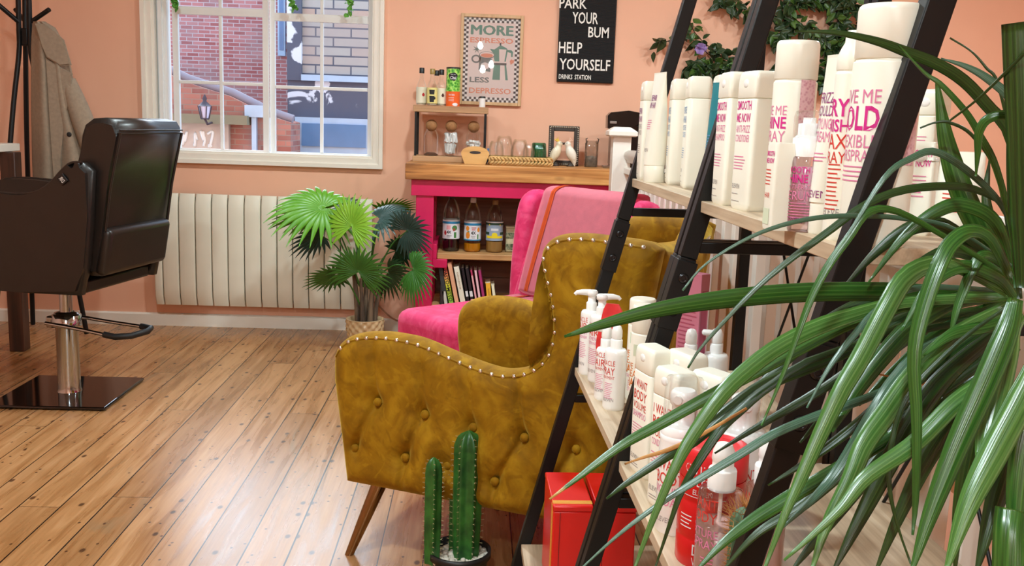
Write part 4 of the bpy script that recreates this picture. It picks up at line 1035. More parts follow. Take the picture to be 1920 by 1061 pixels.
# ------------------------------------------------------------------ ivy at the window, garland on the wall
M_IVY = leafmat('ivy_green', (70, 140, 50), (120, 180, 80)); M_GAR = leafmat('dark_artificial_leaf', (30, 50, 28), (54, 78, 42)); M_GAR2 = leafmat('mid_artificial_leaf', (48, 84, 32), (84, 116, 48)); M_STEM = mat('brown_stem', (70, 48, 34), .8)
def leaf(mb, p, d, L, w, rnd, side=None):
    d = d.normalized(); sd = side or V((rnd.uniform(-1, 1), rnd.uniform(-1, 1), rnd.uniform(-1, 1)))
    pts = [p + d*L*t + V((0, 0, -1))*L*.18*t*t for t in (0, .15, .35, .6, .85, 1)]
    mb.strip(pts, [w*q for q in (.06, .6, 1, .85, .35, .02)], sd, .25, .0005)
def ivy(pxs, label, seed):
    rnd = random.Random(seed); o = thing('ivy_sprig', label, 'plant', (0, 0, 0), 0, 'ivy hanging at the top of the window')
    pts = smooth_curve([at(x, y, Y=y_) for x, y, y_ in pxs], 16)
    MB().tube(pts, .0018, 5).build('stem', M_IVY, o)
    mb = MB()
    for p in pts[2:]:
        for k in range(2):
            leaf(mb, p, V((rnd.uniform(-1, 1), -.4, rnd.uniform(-.8, .4))), .030, .014, rnd, V((rnd.uniform(-1, 1), rnd.uniform(-.3, .3), rnd.uniform(-1, 1))))
    mb.build('foliage', M_IVY, o, fix=False)
ivy([(322, -70, 5.40), (322, -20, 5.40), (326, 0, 5.41), (334, 14, 5.41)], 'ivy sprig hanging over the top left of the window', 1)
ivy([(538, -70, 5.40), (540, -30, 5.40), (548, 0, 5.41), (552, 16, 5.41)], 'ivy sprig hanging over the middle of the window', 2)
ivy([(652, -70, 5.40), (655, -20, 5.40), (656, 5, 5.41), (653, 26, 5.41)], 'longer ivy sprig hanging over the right side of the window', 3)
ga = thing('leaf_garland', 'dark artificial leaf garland with a lilac flower on the pink wall', 'garland', (0, 0, 0))
YG = D-.06
stems = [[(1470, -60), (1470, 30), (1468, 80), (1478, 140), (1490, 160)], [(1290, 30), (1302, 60), (1330, 88), (1360, 105), (1400, 135)], [(1400, 135), (1340, 110), (1290, 70), (1250, 78), (1222, 90)],
         [(1470, 80), (1430, 60), (1400, 20), (1345, 4)], [(1470, 40), (1520, 55), (1560, 90), (1590, 70)], [(1490, 160), (1540, 140), (1580, 110), (1610, 60)], [(1400, 135), (1330, 125), (1290, 130)], [(1440, 150), (1380, 150), (1300, 145)],
         [(1470, -40), (1540, -20), (1600, 10), (1620, 60)], [(1560, -30), (1570, 30), (1560, 100), (1545, 160)], [(1470, 20), (1500, 0), (1540, 0), (1590, 20)], [(1460, 130), (1450, 165), (1420, 150)], [(1560, 100), (1600, 130), (1620, 160)]]
rnd = random.Random(11); mbs = MB(); mbl = MB(); mbl2 = MB()
for si, s_ in enumerate(stems):
    pts = smooth_curve([at(x, y, Y=YG+.02*math.sin(x)) for x, y in s_], 20); mbs.tube(pts, .0028, 5)
    dens = 6 if s_[0][0] >= 1440 or si in (6, 7) else 3
    for i, p in enumerate(pts[1:]):
        for k in range(dens):
            if rnd.random() < (1.0 if dens > 3 else .5):
                d = V((rnd.uniform(-1, 1), rnd.uniform(-.55, .25), rnd.uniform(-.9, .7))); L = rnd.uniform(.048, .078)
                pp = p+V((rnd.uniform(-.02, .02), rnd.uniform(-.02, .01), rnd.uniform(-.02, .02)))
                if pp.y+max(0, d.normalized().y)*L > D-.004: pp.y = D-.08
                leaf(mbl if rnd.random() < .74 else mbl2, pp, d, L, L*.30, rnd, V((rnd.uniform(-.6, .6), rnd.uniform(-.4, .4), rnd.uniform(-1, 1))))
mbs.build('stem', M_STEM, ga); mbl.build('foliage', M_GAR, ga, fix=False); mbl2.build('foliage', M_GAR2, ga, fix=False)
p = at(1312, 92, Y=YG-.06); mb = MB()
for k in range(9):
    a = 2*math.pi*k/9; d = V((math.cos(a)*.6, -.5, math.sin(a)*.5+.2)); leaf(mb, p, d, .05, .020, rnd)
mb.build('flower', mat('lilac_petals', (156, 130, 184), .6), ga, fix=False)
# ------------------------------------------------------------------ velvet armchairs
import numpy as np
def velvet(name, dark, midc, light, sheen):
    t = NT(name); tc = t.n('TexCoord').outputs['Object']
    n1 = t.n('TexNoise', Vector=tc, Scale=7.5, Detail=7.0, Distortion=1.8).outputs[0]
    n2 = t.n('TexNoise', Vector=tc, Scale=22.0, Detail=4.0, Distortion=.8).outputs[0]
    f = t.mth('ADD', t.mth('MULTIPLY', n1, .72), t.mth('MULTIPLY', n2, .28))
    c = t.ramp(f, [(.33, lin(dark)), (.50, lin(midc)), (.66, lin(light))])
    n3 = t.n('TexNoise', Vector=tc, Scale=11.0, Detail=5.0, Distortion=3.2).outputs[0]
    c = t.mix(t.mth('MULTIPLY', t.ramp(n3, [(.57, (0, 0, 0, 1)), (.66, (1, 1, 1, 1))]), .5), c, lin(light))
    c = t.mix(t.mth('MULTIPLY', t.ramp(n3, [(.34, (1, 1, 1, 1)), (.43, (0, 0, 0, 1))]), .5), c, lin(dark))
    b3 = t.n('TexNoise', Vector=tc, Scale=400.0, Detail=2.0).outputs[0]
    b = t.bsdf(c, .75, 0, t.mth('ADD', t.mth('MULTIPLY', f, 1.0), t.mth('MULTIPLY', b3, .1)), .35, .006)
    b.inputs['Sheen Weight'].default_value = .55; b.inputs['Sheen Roughness'].default_value = .35; b.inputs['Sheen Tint'].default_value = lin(sheen)
    b.inputs['Specular IOR Level'].default_value = .2
    return t.end(b)
M_VEL = velvet('mustard_velvet', (120, 82, 4), (146, 104, 8), (172, 130, 22), (235, 206, 90))
M_NAIL = mat('bright_nickel', (226, 222, 214), .15, 1, var=.01)
M_BRONZE = mat('bronze_chrome_leg', (150, 124, 90), .16, 1, var=.03)

def polydist(P, poly):
    """distance of points P (n,2) to a closed polyline"""
    A = np.array(poly); B = np.roll(A, -1, 0); d = np.full(len(P), 1e9)
    for a, b in zip(A, B):
        ab = b-a; L = max(1e-12, (ab**2).sum()); t = np.clip(((P-a)@ab)/L, 0, 1); q = a+t[:, None]*ab
        d = np.minimum(d, np.hypot(*(P-q).T))
    return d
def segdist(P, a, b):
    a = np.array(a); b = np.array(b); ab = b-a; t = np.clip(((P-a)@ab)/((ab**2).sum()), 0, 1); return np.hypot(*(P-a-t[:, None]*ab).T)
def pillow(top, bot, ns, nt, T, Rr, tufts=(), creases=(), fmap=None, tuft_side=-1, depth=.022):
    """closed padded panel between two 2-D curves; local (u, off, v)"""
    tp = smooth_curve([(x, 0, z) for x, z in top], ns+1); bt = smooth_curve([(x, 0, z) for x, z in bot], ns+1)
    if len(bot) == 2: bt = [V((bot[0][0], 0, bot[0][1])).lerp(V((bot[1][0], 0, bot[1][1])), i/ns) for i in range(ns+1)]
    us = np.array([[(b.x+(t.x-b.x)*j/nt, b.z+(t.z-b.z)*j/nt) for j in range(nt+1)] for t, b in zip(tp, bt)])
    # crowd rows toward the rim so the roll is round
    def ease(q): return .5-.5*math.cos(math.pi*q)
    us = np.array([[(b.x+(t.x-b.x)*ease(j/nt), b.z+(t.z-b.z)*ease(j/nt)) for j in range(nt+1)] for t, b in zip(tp, bt)])
    outline = [tuple(us[i, 0]) for i in range(ns+1)]+[tuple(us[ns, j]) for j in range(1, nt+1)]+[tuple(us[i, nt]) for i in range(ns-1, -1, -1)]+[tuple(us[0, j]) for j in range(nt-1, 0, -1)]
    P = us.reshape(-1, 2); d = polydist(P, outline)
    q = np.clip(d/Rr, 0, 1); h = T/2*np.sqrt(np.clip(1-(1-q)**2, 0, 1)); dent = np.zeros(len(P))
    for (x, z) in tufts: dent += depth*np.exp(-((P[:, 0]-x)**2+(P[:, 1]-z)**2)/.036**2)
    for a, b in creases: dent += .013*np.exp(-(segdist(P, a, b)/.010)**2)
    dent *= q
    mb = MB()
    fm = fmap or (lambda u, o, v: V((u, o, v)))
    def grid(sign):
        off = sign*h - (sign*dent if sign == tuft_side else 0)
        return [[mb.vert(fm(us[i, j, 0], off[i*(nt+1)+j], us[i, j, 1])) for j in range(nt+1)] for i in range(ns+1)]
    A = grid(-1); B = grid(1)
    for i in range(ns):
        for j in range(nt):
            mb.face([A[i][j], A[i+1][j], A[i+1][j+1], A[i][j+1]]); mb.face([B[i][j], B[i][j+1], B[i+1][j+1], B[i+1][j]])
    bmesh.ops.remove_doubles(mb.bm, verts=mb.bm.verts[:], dist=1e-5)
    def surf(x, z, sign=-1):
        p = np.array([[x, z]]); dd = polydist(p, outline)[0]; qq = min(1, dd/Rr); return sign*T/2*math.sqrt(max(0, 1-(1-qq)**2))
    return mb, surf

OX, OY = -.326, 2.555
CHR = math.atan2(-.4067, .9135)
arm_ch = thing('wing_armchair', 'mustard yellow velvet wing armchair with buttoned sides and nailhead trim', 'armchair', (OX, OY, 0), CHR)
TOPP = [(-.042, .50), (-.040, .565), (-.018, .605), (.03, .630), (.10, .643), (.17, .643), (.229, .636), (.321, .611), (.411, .591), (.469, .588), (.526, .606), (.566, .648), (.579, .704), (.571, .769), (.556, .821), (.543, .872), (.548, .905), (.571, .930), (.608, .943), (.661, .947), (.727, .945), (.80, .940), (.845, .925)]
BOTP = [(.0, .21), (.74, .21)]
tuf = [(.1, .454), (.241, .441), (.38, .427), (.522, .422), (.66, .415), (.03, .315), (.185, .314), (.311, .313), (.445, .293), (.585, .29)]
crs = [((.10, .454), (.03, .315)), ((.241, .441), (.185, .314)), ((.241, .441), (.23, .62)), ((.38, .427), (.36, .60)), ((.522, .422), (.50, .58)), ((.522, .422), (.445, .293)), ((.66, .415), (.585, .29)), ((.10, .454), (.09, .62)), ((.71, .92), (.70, .78)), ((.585, .29), (.57, .22)), ((.445, .293), (.44, .22)), ((.185, .314), (.18, .22))]
mb, surf = pillow(TOPP, BOTP, 170, 84, .105, .055, tuf, crs); o = mb.build('near_side', M_VEL, arm_ch)
BW = .66
mb, _ = pillow(TOPP, BOTP, 90, 36, .105, .055)
for v in mb.bm.verts: v.co.y += BW; v.co.x += .055*max(0, 1-v.co.x/.80)
mb.build('far_side', M_VEL, arm_ch)
# back between the two sides
bmap = lambda u, o, v: V((.675+.12*(v-.21)/.73+o+.035*math.sin(math.pi*(u/BW)), u, v))
mb, _ = pillow([(.0, .90), (.02, .935), (.10, .925), (BW/2, .915), (BW-.10, .925), (BW-.02, .935), (BW, .90)], [(0, .21), (BW, .21)], 60, 44, .11, .05, [(.15, .42), (.33, .42), (.51, .42), (.24, .30), (.42, .30)], [((.17, .42), (.26, .30)), ((.35, .42), (.26, .30)), ((.35, .42), (.44, .30)), ((.53, .42), (.44, .30)), ((.17, .6), (.17, .9)), ((.35, .6), (.35, .9))], bmap, 1)
mb.build('back', M_VEL, arm_ch)
mb = MB(); mb.box((.34, BW/2, .265), (.66, BW-.10, .11), .02); mb.build('seat_frame', M_VEL, arm_ch)
mb = MB(); mb.box((.33, BW/2, .37), (.68, BW-.11, .12), .045, seg=4); mb.build('seat_cushion', M_VEL, arm_ch)
def on_side(pts, n, inset):
    c = smooth_curve([(x, 0, z) for x, z in pts], n); return c
NL = [(-.026, .565), (-.004, .597), (.03, .617), (.10, .630), (.17, .630), (.229, .623), (.321, .598), (.405, .578), (.469, .574), (.535, .594), (.579, .640), (.593, .704), (.585, .773), (.570, .826), (.557, .876), (.562, .900), (.582, .919), (.612, .930), (.661, .934), (.727, .932), (.80, .927)]
cv = on_side(NL, 400, 0); mb = MB(); acc = 0; nails = []
for a, b in zip(cv, cv[1:]):
    acc += (b-a).length
    if acc > .0285: nails.append(b); acc = 0
for p in nails:
    y = surf(p.x, p.z)-.001; mb.lathe([(.0062, 0), (.0056, .0022), (.0036, .0042), (.0008, .005)], M=Matrix.Rotation(R(90), 3, 'X'), c=(p.x, y, p.z), seg=10)
mb.build('nailhead_trim', M_NAIL, arm_ch); mb = MB()
for i in range(26):   # along the top of the back
    u = .02+(BW-.04)*i/25; z = .905+.0*u; q = bmap(u, .040, z-.004)
    mb.lathe([(.0062, 0), (.0056, .0022), (.0036, .0042), (.0008, .005)], M=Matrix.Rotation(R(90), 3, 'Y'), c=q, seg=8)
mb.build('nailhead_trim', M_NAIL, arm_ch)
NL2 = [(x+.0, z-.010) for x, z in NL]
mb = MB(); mb.tube([V((p.x, surf(p.x, p.z)-.0005, p.z)) for p in on_side([(x, z) for x, z in NL], 120, 0)], .0032, 6); mb.build('piping', M_VEL, arm_ch)
for x, z in tuf:
    mb = MB(); y = surf(x, z)+.0255; mb.lathe([(.0122, 0), (.0114, .005), (.008, .0082), (.002, .0094)], M=Matrix.Rotation(R(90), 3, 'X'), c=(x, y, z), seg=16); mb.build('tuft_button', M_VEL, arm_ch)
for u, z in ((.15, .42), (.33, .42), (.51, .42), (.24, .30), (.42, .30)):
    q = bmap(u, .030, z); mb = MB(); mb.lathe([(.0155, 0), (.0145, .006), (.010, .0105), (.002, .0125)], M=Matrix.Rotation(R(90), 3, 'Y'), c=q, seg=14); mb.build('tuft_button', M_VEL, arm_ch)
inv = Matrix.Rotation(-CHR, 3, 'Z')
for (x, y, ex, ey) in ((.085, .03, -.075, -.05), (.085, BW-.03, -.075, .05), (.66, .05, .04, -.02), (.66, BW-.05, .04, .02)):
    mb = MB(); a = V((x, y, .225)); b = V((x+ex, y+ey, 0)); rings = []
    for t, r in ((0, .024), (.5, .019), (1, .0125)):
        c = a.lerp(b, t); rings.append([c+V((r*math.cos(2*math.pi*k/20), r*math.sin(2*math.pi*k/20), 0)) for k in range(20)])
    mb.loft(rings); mb.build('leg', M_BRONZE, arm_ch)

# pink slipper chair
M_PV = velvet('pink_velvet', (196, 44, 92), (214, 58, 108), (224, 84, 128), (250, 160, 180))
fdir = V((-.775, -.632, 0)); rdir = V((.632, -.775, 0))
pk = thing('slipper_chair', 'pink velvet wing back chair behind the mustard armchair', 'armchair', (.205, 4.157, 0), math.atan2(-fdir.y, -fdir.x))
# local x = backward, y = to its own left-hand side seen from the front
SD = .69; PWd = .62
mb = MB(); mb.box((-SD/2+.02, -PWd/2, .335), (SD, PWd, .27), .05, seg=4); mb.build('seat', M_PV, pk)
def pmap(u, o, v): return V((-.02+.16*(v-.42)/.5+o-.02*math.sin(math.pi*u/PWd), -u, v))
mb, _ = pillow([(.0, .885), (.02, .905), (.12, .925), (PWd/2, .93), (PWd-.12, .925), (PWd-.02, .905), (PWd, .885)], [(0, .40), (PWd, .40)], 44, 36, .12, .055, fmap=pmap); mb.build('backrest', M_PV, pk)
wing = [(-.02, .43), (-.085, .52), (-.10, .66), (-.085, .80), (-.045, .885), (.02, .915), (.09, .915)]
for y in (-.0, -PWd):
    mb, _ = pillow([(-.045, .40), (-.046, .52), (-.034, .70), (-.012, .85), (.025, .905), (.085, .922), (.15, .905)], [(-.045, .38), (.08, .38)], 40, 24, .085, .042)
    bmesh.ops.translate(mb.bm, vec=(0, y, 0), verts=mb.bm.verts[:]); mb.build('wing', M_PV, pk)
for x, y in ((-SD+.09, -.06), (-SD+.09, -PWd+.06), (-.03, -.06), (-.03, -PWd+.06)):
    mb = MB(); mb.lathe([(.012, 0), (.02, .21)], c=(x, y, 0), seg=14); mb.build('leg', M_BRONZE, pk)
# throw over the back
M_THR = mat('pale_pink_throw', (238, 144, 160), .95, var=.05, vscale=30, bump=.4, bscale=420)
M_THO = mat('orange_throw_stripe', (226, 92, 40), .95, var=.05, vscale=30, bump=.3, bscale=420)
th = thing('throw_blanket', 'pale pink throw with an orange stripe over the pink chair back', 'blanket', tuple(pk.location), pk.rotation_euler.z)
def throw_pt(u, s):
    """u across the chair, s along the cloth from the seat up over the top and down behind"""
    if s < .16: x = -.30+.27*s/.16; z = .482+.003*math.sin(u*40)
    elif s < .72:
        t = (s-.16)/.56; z = .50+.42*t; x = -.095+.16*(z-.42)/.5-.02*math.sin(math.pi*u/PWd)
    elif s < .84:
        t = (s-.72)/.12; a = math.pi*t; x = .130-.067*math.cos(a); z = .922+.020*math.sin(a)
    else: x = .200-.16*(s-.84); z = .92-.30*(s-.84)/.3
    e = .004*math.sin(u*22+s*6)
    return V((x+e-.006, -u, z))
def cloth(u0, u1, nu, off, m_, name, parent):
    mb = MB(); ns_ = 70
    A = [[mb.vert(throw_pt(u0+(u1-u0)*i/nu, 1.14*j/ns_)+V((-off*.7, 0, off))) for j in range(ns_+1)] for i in range(nu+1)]
    for i in range(nu):
        for j in range(ns_): mb.face([A[i][j], A[i+1][j], A[i+1][j+1], A[i][j+1]])
    r = bmesh.ops.solidify(mb.bm, geom=mb.bm.faces[:], thickness=.006)
    return mb.build(name, m_, parent)
cloth(.075, .555, 30, .0, M_THR, 'blanket_body', th)
cloth(.125, .150, 2, .0045, M_THO, 'orange_stripe', th)
mb = MB(); rnd = random.Random(2)
for i in range(34):
    u = .08+.47*i/33; p = throw_pt(u, 0); mb.tube([p, p+V((-.015, rnd.uniform(-.004, .004), -.001)), p+V((-.035, rnd.uniform(-.008, .008), -.003))], .0018, 4)
mb.build('fringe', M_THR, th)

# side table with lattice ball between the chairs
q = at(1194, 433, Y=3.35)
stb = thing('side_table', 'small round side table hidden between the two velvet chairs', 'table', (q.x+.02, q.y, 0))
zt_ = q.z-.03
mb = MB(); mb.lathe([(.10, zt_-.018), (.105, zt_-.012), (.10, zt_)], seg=32); mb.build('top', M_DW, stb); mb = MB(); mb.lathe([(.012, .02), (.012, zt_-.018)], seg=14); mb.build('stem', M_BLK, stb); mb = MB(); mb.lathe([(.09, 0), (.09, .012), (.02, .022)], seg=28); mb.build('base', M_BLK, stb)
bl = thing('lattice_ball', 'silver lattice ball ornament with red inside between the chairs', 'ornament', (q.x, q.y, zt_+.0305))
t = NT('ruby_core'); M_RUB = t.end(t.bsdf(lin((130, 20, 40)), .2))
mb = MB(); mb.sphere((0, 0, 0), .026, u=20, v=12); mb.build('core', M_RUB, bl)
bmx = bmesh.new(); bmesh.ops.create_icosphere(bmx, subdivisions=2, radius=.0295); mb = MB()
bm2 = bmx
seen = 0
dual = {}
for f in bm2.faces: dual[f.index] = f.calc_center_median().normalized()*.029
for e in bm2.edges:
    if len(e.link_faces) == 2 and (e.index % 3 != 0):
        a, b = (dual[f.index] for f in e.link_faces); mb.tube([a, (a+b).normalized()*.0292, b], .0016, 5)
bmx.free(); mb.build('lattice', mat('silver_gold_wire', (214, 196, 150), .2, 1, var=.05), bl)

# ------------------------------------------------------------------ tall cactus on the floor
ca = thing('column_cactus', 'tall green column cactus in a black pot in front of the mustard armchair', 'plant', at(861, 1035, Y=2.36))
ca.location.z = 0; CO = V(ca.location); rimz = at(861, 1028, Y=2.36).z
mb = MB(); mb.lathe([(.058, 0), (.062, .004), (.078, rimz-.018), (.083, rimz-.018), (.083, rimz), (.077, rimz), (.074, rimz-.03)], cap1=False, seg=36); mb.build('pot', mat('matt_black_pot', (26, 26, 27), .45), ca)
mb = MB(); rnd = random.Random(4)
mb.lathe([(.075, rimz-.028), (.002, rimz-.024)], seg=24, cap0=False)
for k in range(170):
    a = rnd.uniform(0, 6.28); r = .071*math.sqrt(rnd.random()); mb.sphere((r*math.cos(a), r*math.sin(a), rimz-.022+rnd.uniform(-.002, .004)), rnd.uniform(.006, .0105), (1, rnd.uniform(.7, 1), .8), 7, 5)
o = mb.build('white_pebbles', mat('white_pebbles', (222, 214, 200), .7, var=.15, vscale=60), ca); o['kind'] = 'stuff'
tcx = NT('cactus_skin'); n_ = tcx.n('TexNoise', Vector=tcx.n('TexCoord').outputs['Object'], Scale=26.0, Detail=3.0).outputs[0]
M_CAC = tcx.end(tcx.bsdf(tcx.ramp(n_, [(.35, lin((24, 72, 30))), (.65, lin((52, 112, 44)))]), .38))
M_SPN = mat('pale_spine', (206, 190, 140), .6)
def column(cx, cy, ztop, r, ribs, ph, lab):
    z0 = rimz-.03; H = ztop-z0; mb = MB(); rings = []; ms = MB(); nz = 44; na = ribs*8
    for j in range(nz+1):
        t = j/nz; z = z0+H*t
        env = 1.0 if t < .86 else math.sqrt(max(0.004, 1-((t-.86)/.14)**2))
        env *= (.90+.10*min(1, t*3))
        seg = .5+.5*math.cos(2*math.pi*(t*H/.023))
        rg = []
        for i in range(na):
            a = 2*math.pi*i/na; c = math.cos(ribs*a+ph); rib = .70+.30*max(0, .5+.5*c)**1.6
            rr_ = r*env*(rib - .035*seg*(c > .2))
            rg.append(V((cx+rr_*math.cos(a), cy+rr_*math.sin(a), z)))
        rings.append(rg)
        if j % 2 == 0 and t < .99:
            for k in range(ribs):
                a = (2*math.pi*k-ph)/ribs; p = V((cx+r*env*math.cos(a), cy+r*env*math.sin(a), z))
                for q_ in range(3):
                    d = V((math.cos(a)+rnd.uniform(-.6, .6), math.sin(a)+rnd.uniform(-.6, .6), rnd.uniform(-.4, .6))).normalized()*.0065
                    ms.tube([p-d*.2, p+d], [.0007, .0002], 3)
    mb.loft(rings); o = mb.build('stem', M_CAC, ca); ms.build('spines', M_SPN, o)
def loc_(x, y, Y): q = at(x, y, Y=Y); return q.x-CO.x, q.y-CO.y, q.z
x, y, z = loc_(878, 807, 2.36); x2, _, _ = loc_(874, 1010, 2.36); column(x2+.0, 0, z, .039, 6, .4, '')
x, y, z = loc_(815, 857, 2.34); column(x-.002, -.02, z, .0235, 5, .9, '')
x, y, z = loc_(856, 872, 2.40); column(x, .04, z, .019, 5, .2, '')

# ------------------------------------------------------------------ balustrade along the stairwell
M_BAL = mat('white_balustrade_paint', (236, 228, 218), .35, var=.02)
nwl = at(1150, 262, Y=4.66).x; nwr = at(1184, 262, Y=4.66).x; NXc = (nwl+nwr)/2; nw = nwr-nwl
bal = thing('balustrade', 'white painted balustrade with a square newel post behind the ladder shelves', 'railing', (0, 0, 0))
cz = at(1165, 238, Y=4.66).z; 
NY = 4.70; BX = NXc+.045
mb = MB(); mb.span((NXc-nw/2, NY-nw/2, 0), (NXc+nw/2, NY+nw/2, cz-.045), .004); mb.build('newel_post', M_BAL, bal)
mb = MB(); c2 = nw/2+.025; mb.loft([[(NXc+a*k, NY+b*k, z) for a, b in ((-1, -1), (1, -1), (1, 1), (-1, 1))] for k, z in ((c2*.9, cz-.046), (c2, cz-.040), (c2, cz-.022), (c2*.62, cz-.004), (c2*.5, cz))], sm=False); mb.build('newel_cap', M_BAL, bal)
rz_ = 1.065
prof = [(-.035, 0), (-.03, -.012), (-.02, -.02), (-.02, -.03), (.02, -.03), (.02, -.02), (.03, -.012), (.035, 0), (.03, .018), (.015, .028), (-.015, .028), (-.03, .018)]
mb = MB(); MY = Matrix(((1, 0, 0), (0, 0, 1), (0, 1, 0))); mb.prism(prof, .25, NY-nw/2, MY, (BX, 0, rz_), True); mb.build('handrail', M_BAL, bal)
mb = MB(); mb.span((BX-.032, .25, rz_-.085), (BX+.032, NY-nw/2, rz_-.055), .004); mb.span((BX-.03, .25, .0), (BX+.03, NY-nw/2, .04)); mb.build('rail', M_BAL, bal)
mb = MB(); y = NY-nw/2-.09; first = None
while y > .3:
    if first is None:
        mb = MB(); mb.span((-.018, -.018, .04), (.018, .018, rz_-.085), .002); first = mb.build('baluster', M_BAL, bal, (BX, y, 0))
    else:
        d = first.copy(); COL.objects.link(d); d.location = (BX, y, 0)
    y -= .112
# ------------------------------------------------------------------ ladder shelves
M_OAK = wood('grey_oak_board', (146, 124, 100), (188, 164, 136), (212, 192, 164), 1, 1.2, .5, False, .1)
M_STEEL = mat('screw_steel', (60, 60, 62), .25, .9)
UZ, MZ, BZ = 1.091, .664, .24
UL = .60; SHR = R(1.1)
def fx_(z): return .061+.25*z-.345
us = thing('ladder_shelf', 'black ladder shelf with three oak boards, the farther of the two', 'shelf', (.345, 2.12, 0), SHR)
RXp = .270
for y in (-.011, -UL+.011):
    mb = MB(); mb.bar((fx_(0)+.015, y, 0), (fx_(1.0)+.015, y, 1.0), .028, .022, bev=.002); mb.bar((fx_(1.0)+.015, y, 1.0), (fx_(1.53)+.015, y, 1.53), .028, .022, bev=.002); mb.build('front_leg', M_BLK, us)
    mb = MB(); mb.bar((RXp-.012, y, 0), (RXp-.012, y, 1.53), .024, .022, bev=.002); mb.build('rear_leg', M_BLK, us)
    mb = MB(); mb.bar((fx_(.885)+.0155, y, .885), (fx_(.995)+.0155, y, .995), .033, .027, bev=.001); jp = mb.build('joint_sleeve', M_BLK, us)
    for z in (.915, .968):
        mb = MB(); mb.lathe([(.0085, 0), (.0085, .0015), (.006, .003), (.004, .003), (.0035, .001)], M=Matrix.Rotation(R(90), 3, 'X'), c=(fx_(z)+.016, y-.0134, z), seg=16); mb.build('screw', M_STEEL, jp)
    for z in (UZ-.075, MZ-.075, BZ-.07, 1.50):
        mb = MB(); mb.span((fx_(z)+.028, y-.010, z-.008), (RXp-.022, y+.010, z+.010), .002); mb.build('crossbar', M_BLK, us)
for z in (UZ, MZ, BZ):
    mb = MB(); mb.span((fx_(z)+.006, -UL+.0225, z-.018), (RXp-.001, -.0225, z), .0012); mb.build('shelf_board', M_OAK, us)
MRi = Matrix.Rotation(-SHR, 3, 'Z')
def loc_us(p): return MRi @ (p-V((.345, 2.12, 0)))
for a, b, o_ in (((1406, 770), (1560, 335), .0), ((1464, 425), (1528, 900), .006)):
    pa, pb = loc_us(at(*a, X=.604)), loc_us(at(*b, X=.604)); pa.x = pb.x = RXp-.012-o_
    mb = MB(); mb.tube([pa, pb], .0028, 6); mb.build('cross_brace', M_BLK, us)
pc_ = loc_us(at(1484, 545, X=.604)); mb = MB(); mb.sphere((RXp-.022, pc_.y, pc_.z), .0045, u=10, v=8); mb.build('brace_screw', M_CHR, us)
# the same unit again, nearer the camera
u2 = dup(us, (.357, 2.12-UL-.006, 0), SHR, 'black ladder shelf with three oak boards, the one nearer the camera')

q = MRi @ (at(1792, 506, Y=.895)-V(u2.location))
mb = MB(); mb.lathe([(.0001, 0), (.0075, 0), (.0085, .001), (.0085, .003), (.0001, .0032)], M=Matrix.Rotation(R(90), 3, 'X'), c=(q.x, -UL-.0002, q.z), seg=24)
rtg = mb.build('round_tag', mat('white_round_tag', (214, 214, 210), .4), u2)
mb = MB(); put_text(mb, 'H', lambda u, v: V((q.x+u, -UL-.0036, q.z+v)), -.0035, -.004, .007, .008, .01); mb.build('lettering', mat('print_black_tag', (20, 20, 22), .6), rtg, fix=False)

# ------------------------------------------------------------------ hair products
mWP = mat('ivory_plastic', (246, 243, 228), .3, var=.015); mWC = mat('white_pump_plastic', (245, 244, 241), .28, var=.01)
iM = mat('ink_magenta', (214, 44, 140), .5); iP = mat('ink_pale_pink', (226, 130, 170), .5); iB = mat('ink_blue', (110, 150, 196), .5); iR = mat('ink_red', (214, 60, 50), .5); iO = mat('ink_orange', (222, 120, 40), .5); iG = mat('ink_grey', (150, 140, 140), .5); iU = mat('ink_plum', (150, 70, 130), .5)
def ptext(mb, txt, fn, x, v, h, align='l', bold=0.0, xs=.8, maxw=None):
    vs, fs = glyphs(txt, bold); asp = _asp[(txt, bold)]; w = h*asp*xs
    if maxw and w > maxw: w = maxw
    u0 = x if align == 'l' else (x-w if align == 'r' else x-w/2)
    put_text(mb, txt, fn, u0, v, w, h, bold)
_asp = {}
_g0 = glyphs
def glyphs(txt, bold=0.0):
    k = (txt, bold)
    if k not in _asp:
        cu = bpy.data.curves.new('t', 'FONT'); cu.body = txt; cu.size = 1; cu.offset = bold
        ob = bpy.data.objects.new('t', cu); COL.objects.link(ob); bpy.context.view_layer.update(); d = ob.dimensions
        _asp[k] = d.x/max(1e-5, d.y); bpy.data.objects.remove(ob); bpy.data.curves.remove(cu)
    return _g0(txt, bold)
def lettering(parent, fn, spec):
    """spec: (material, [items]); item = ('t', text, x, z, h, align, bold, maxw) or ('p', x, z, w, rows, pitch) or ('r', u, v, w, h)"""
    for mm, items in spec:
        mb = MB()
        for it in items:
            if it[0] == 't': ptext(mb, it[1], fn, it[2], it[3], it[4], it[5], it[6], .82, it[7])
            elif it[0] == 'p':
                rr_ = random.Random(int(it[2]*9999))
                for k in range(it[4]):
                    ww = it[3]*rr_.uniform(.72, 1); x0 = it[1]
                    put_rect(mb, fn, x0, it[2]-k*it[5], ww, it[5]*.28, 8)
            else: put_rect(mb, fn, *it[1:], 12)
        mb.build('lettering', mm, parent, fix=False)
def se_ring(a, b, z, n=7.0, N=56):
    out = []
    for i in range(N):
        t = 2*math.pi*i/N; c, s_ = math.cos(t), math.sin(t)
        out.append(V((a*math.copysign(abs(c)**(2/n), c), b*math.copysign(abs(s_)**(2/n), s_), z)))
    return out
def flat_fn(a, b, n=7.0): return lambda u, v: V((u, -b*max(0, 1-abs(min(.98, abs(u)/a))**n)**(1/n)-.0004, v))
def cyl_fn(r, az=0.0): return lambda u, v: V(((r+.0004)*math.sin(u/r+az), -(r+.0004)*math.cos(u/r+az), v))
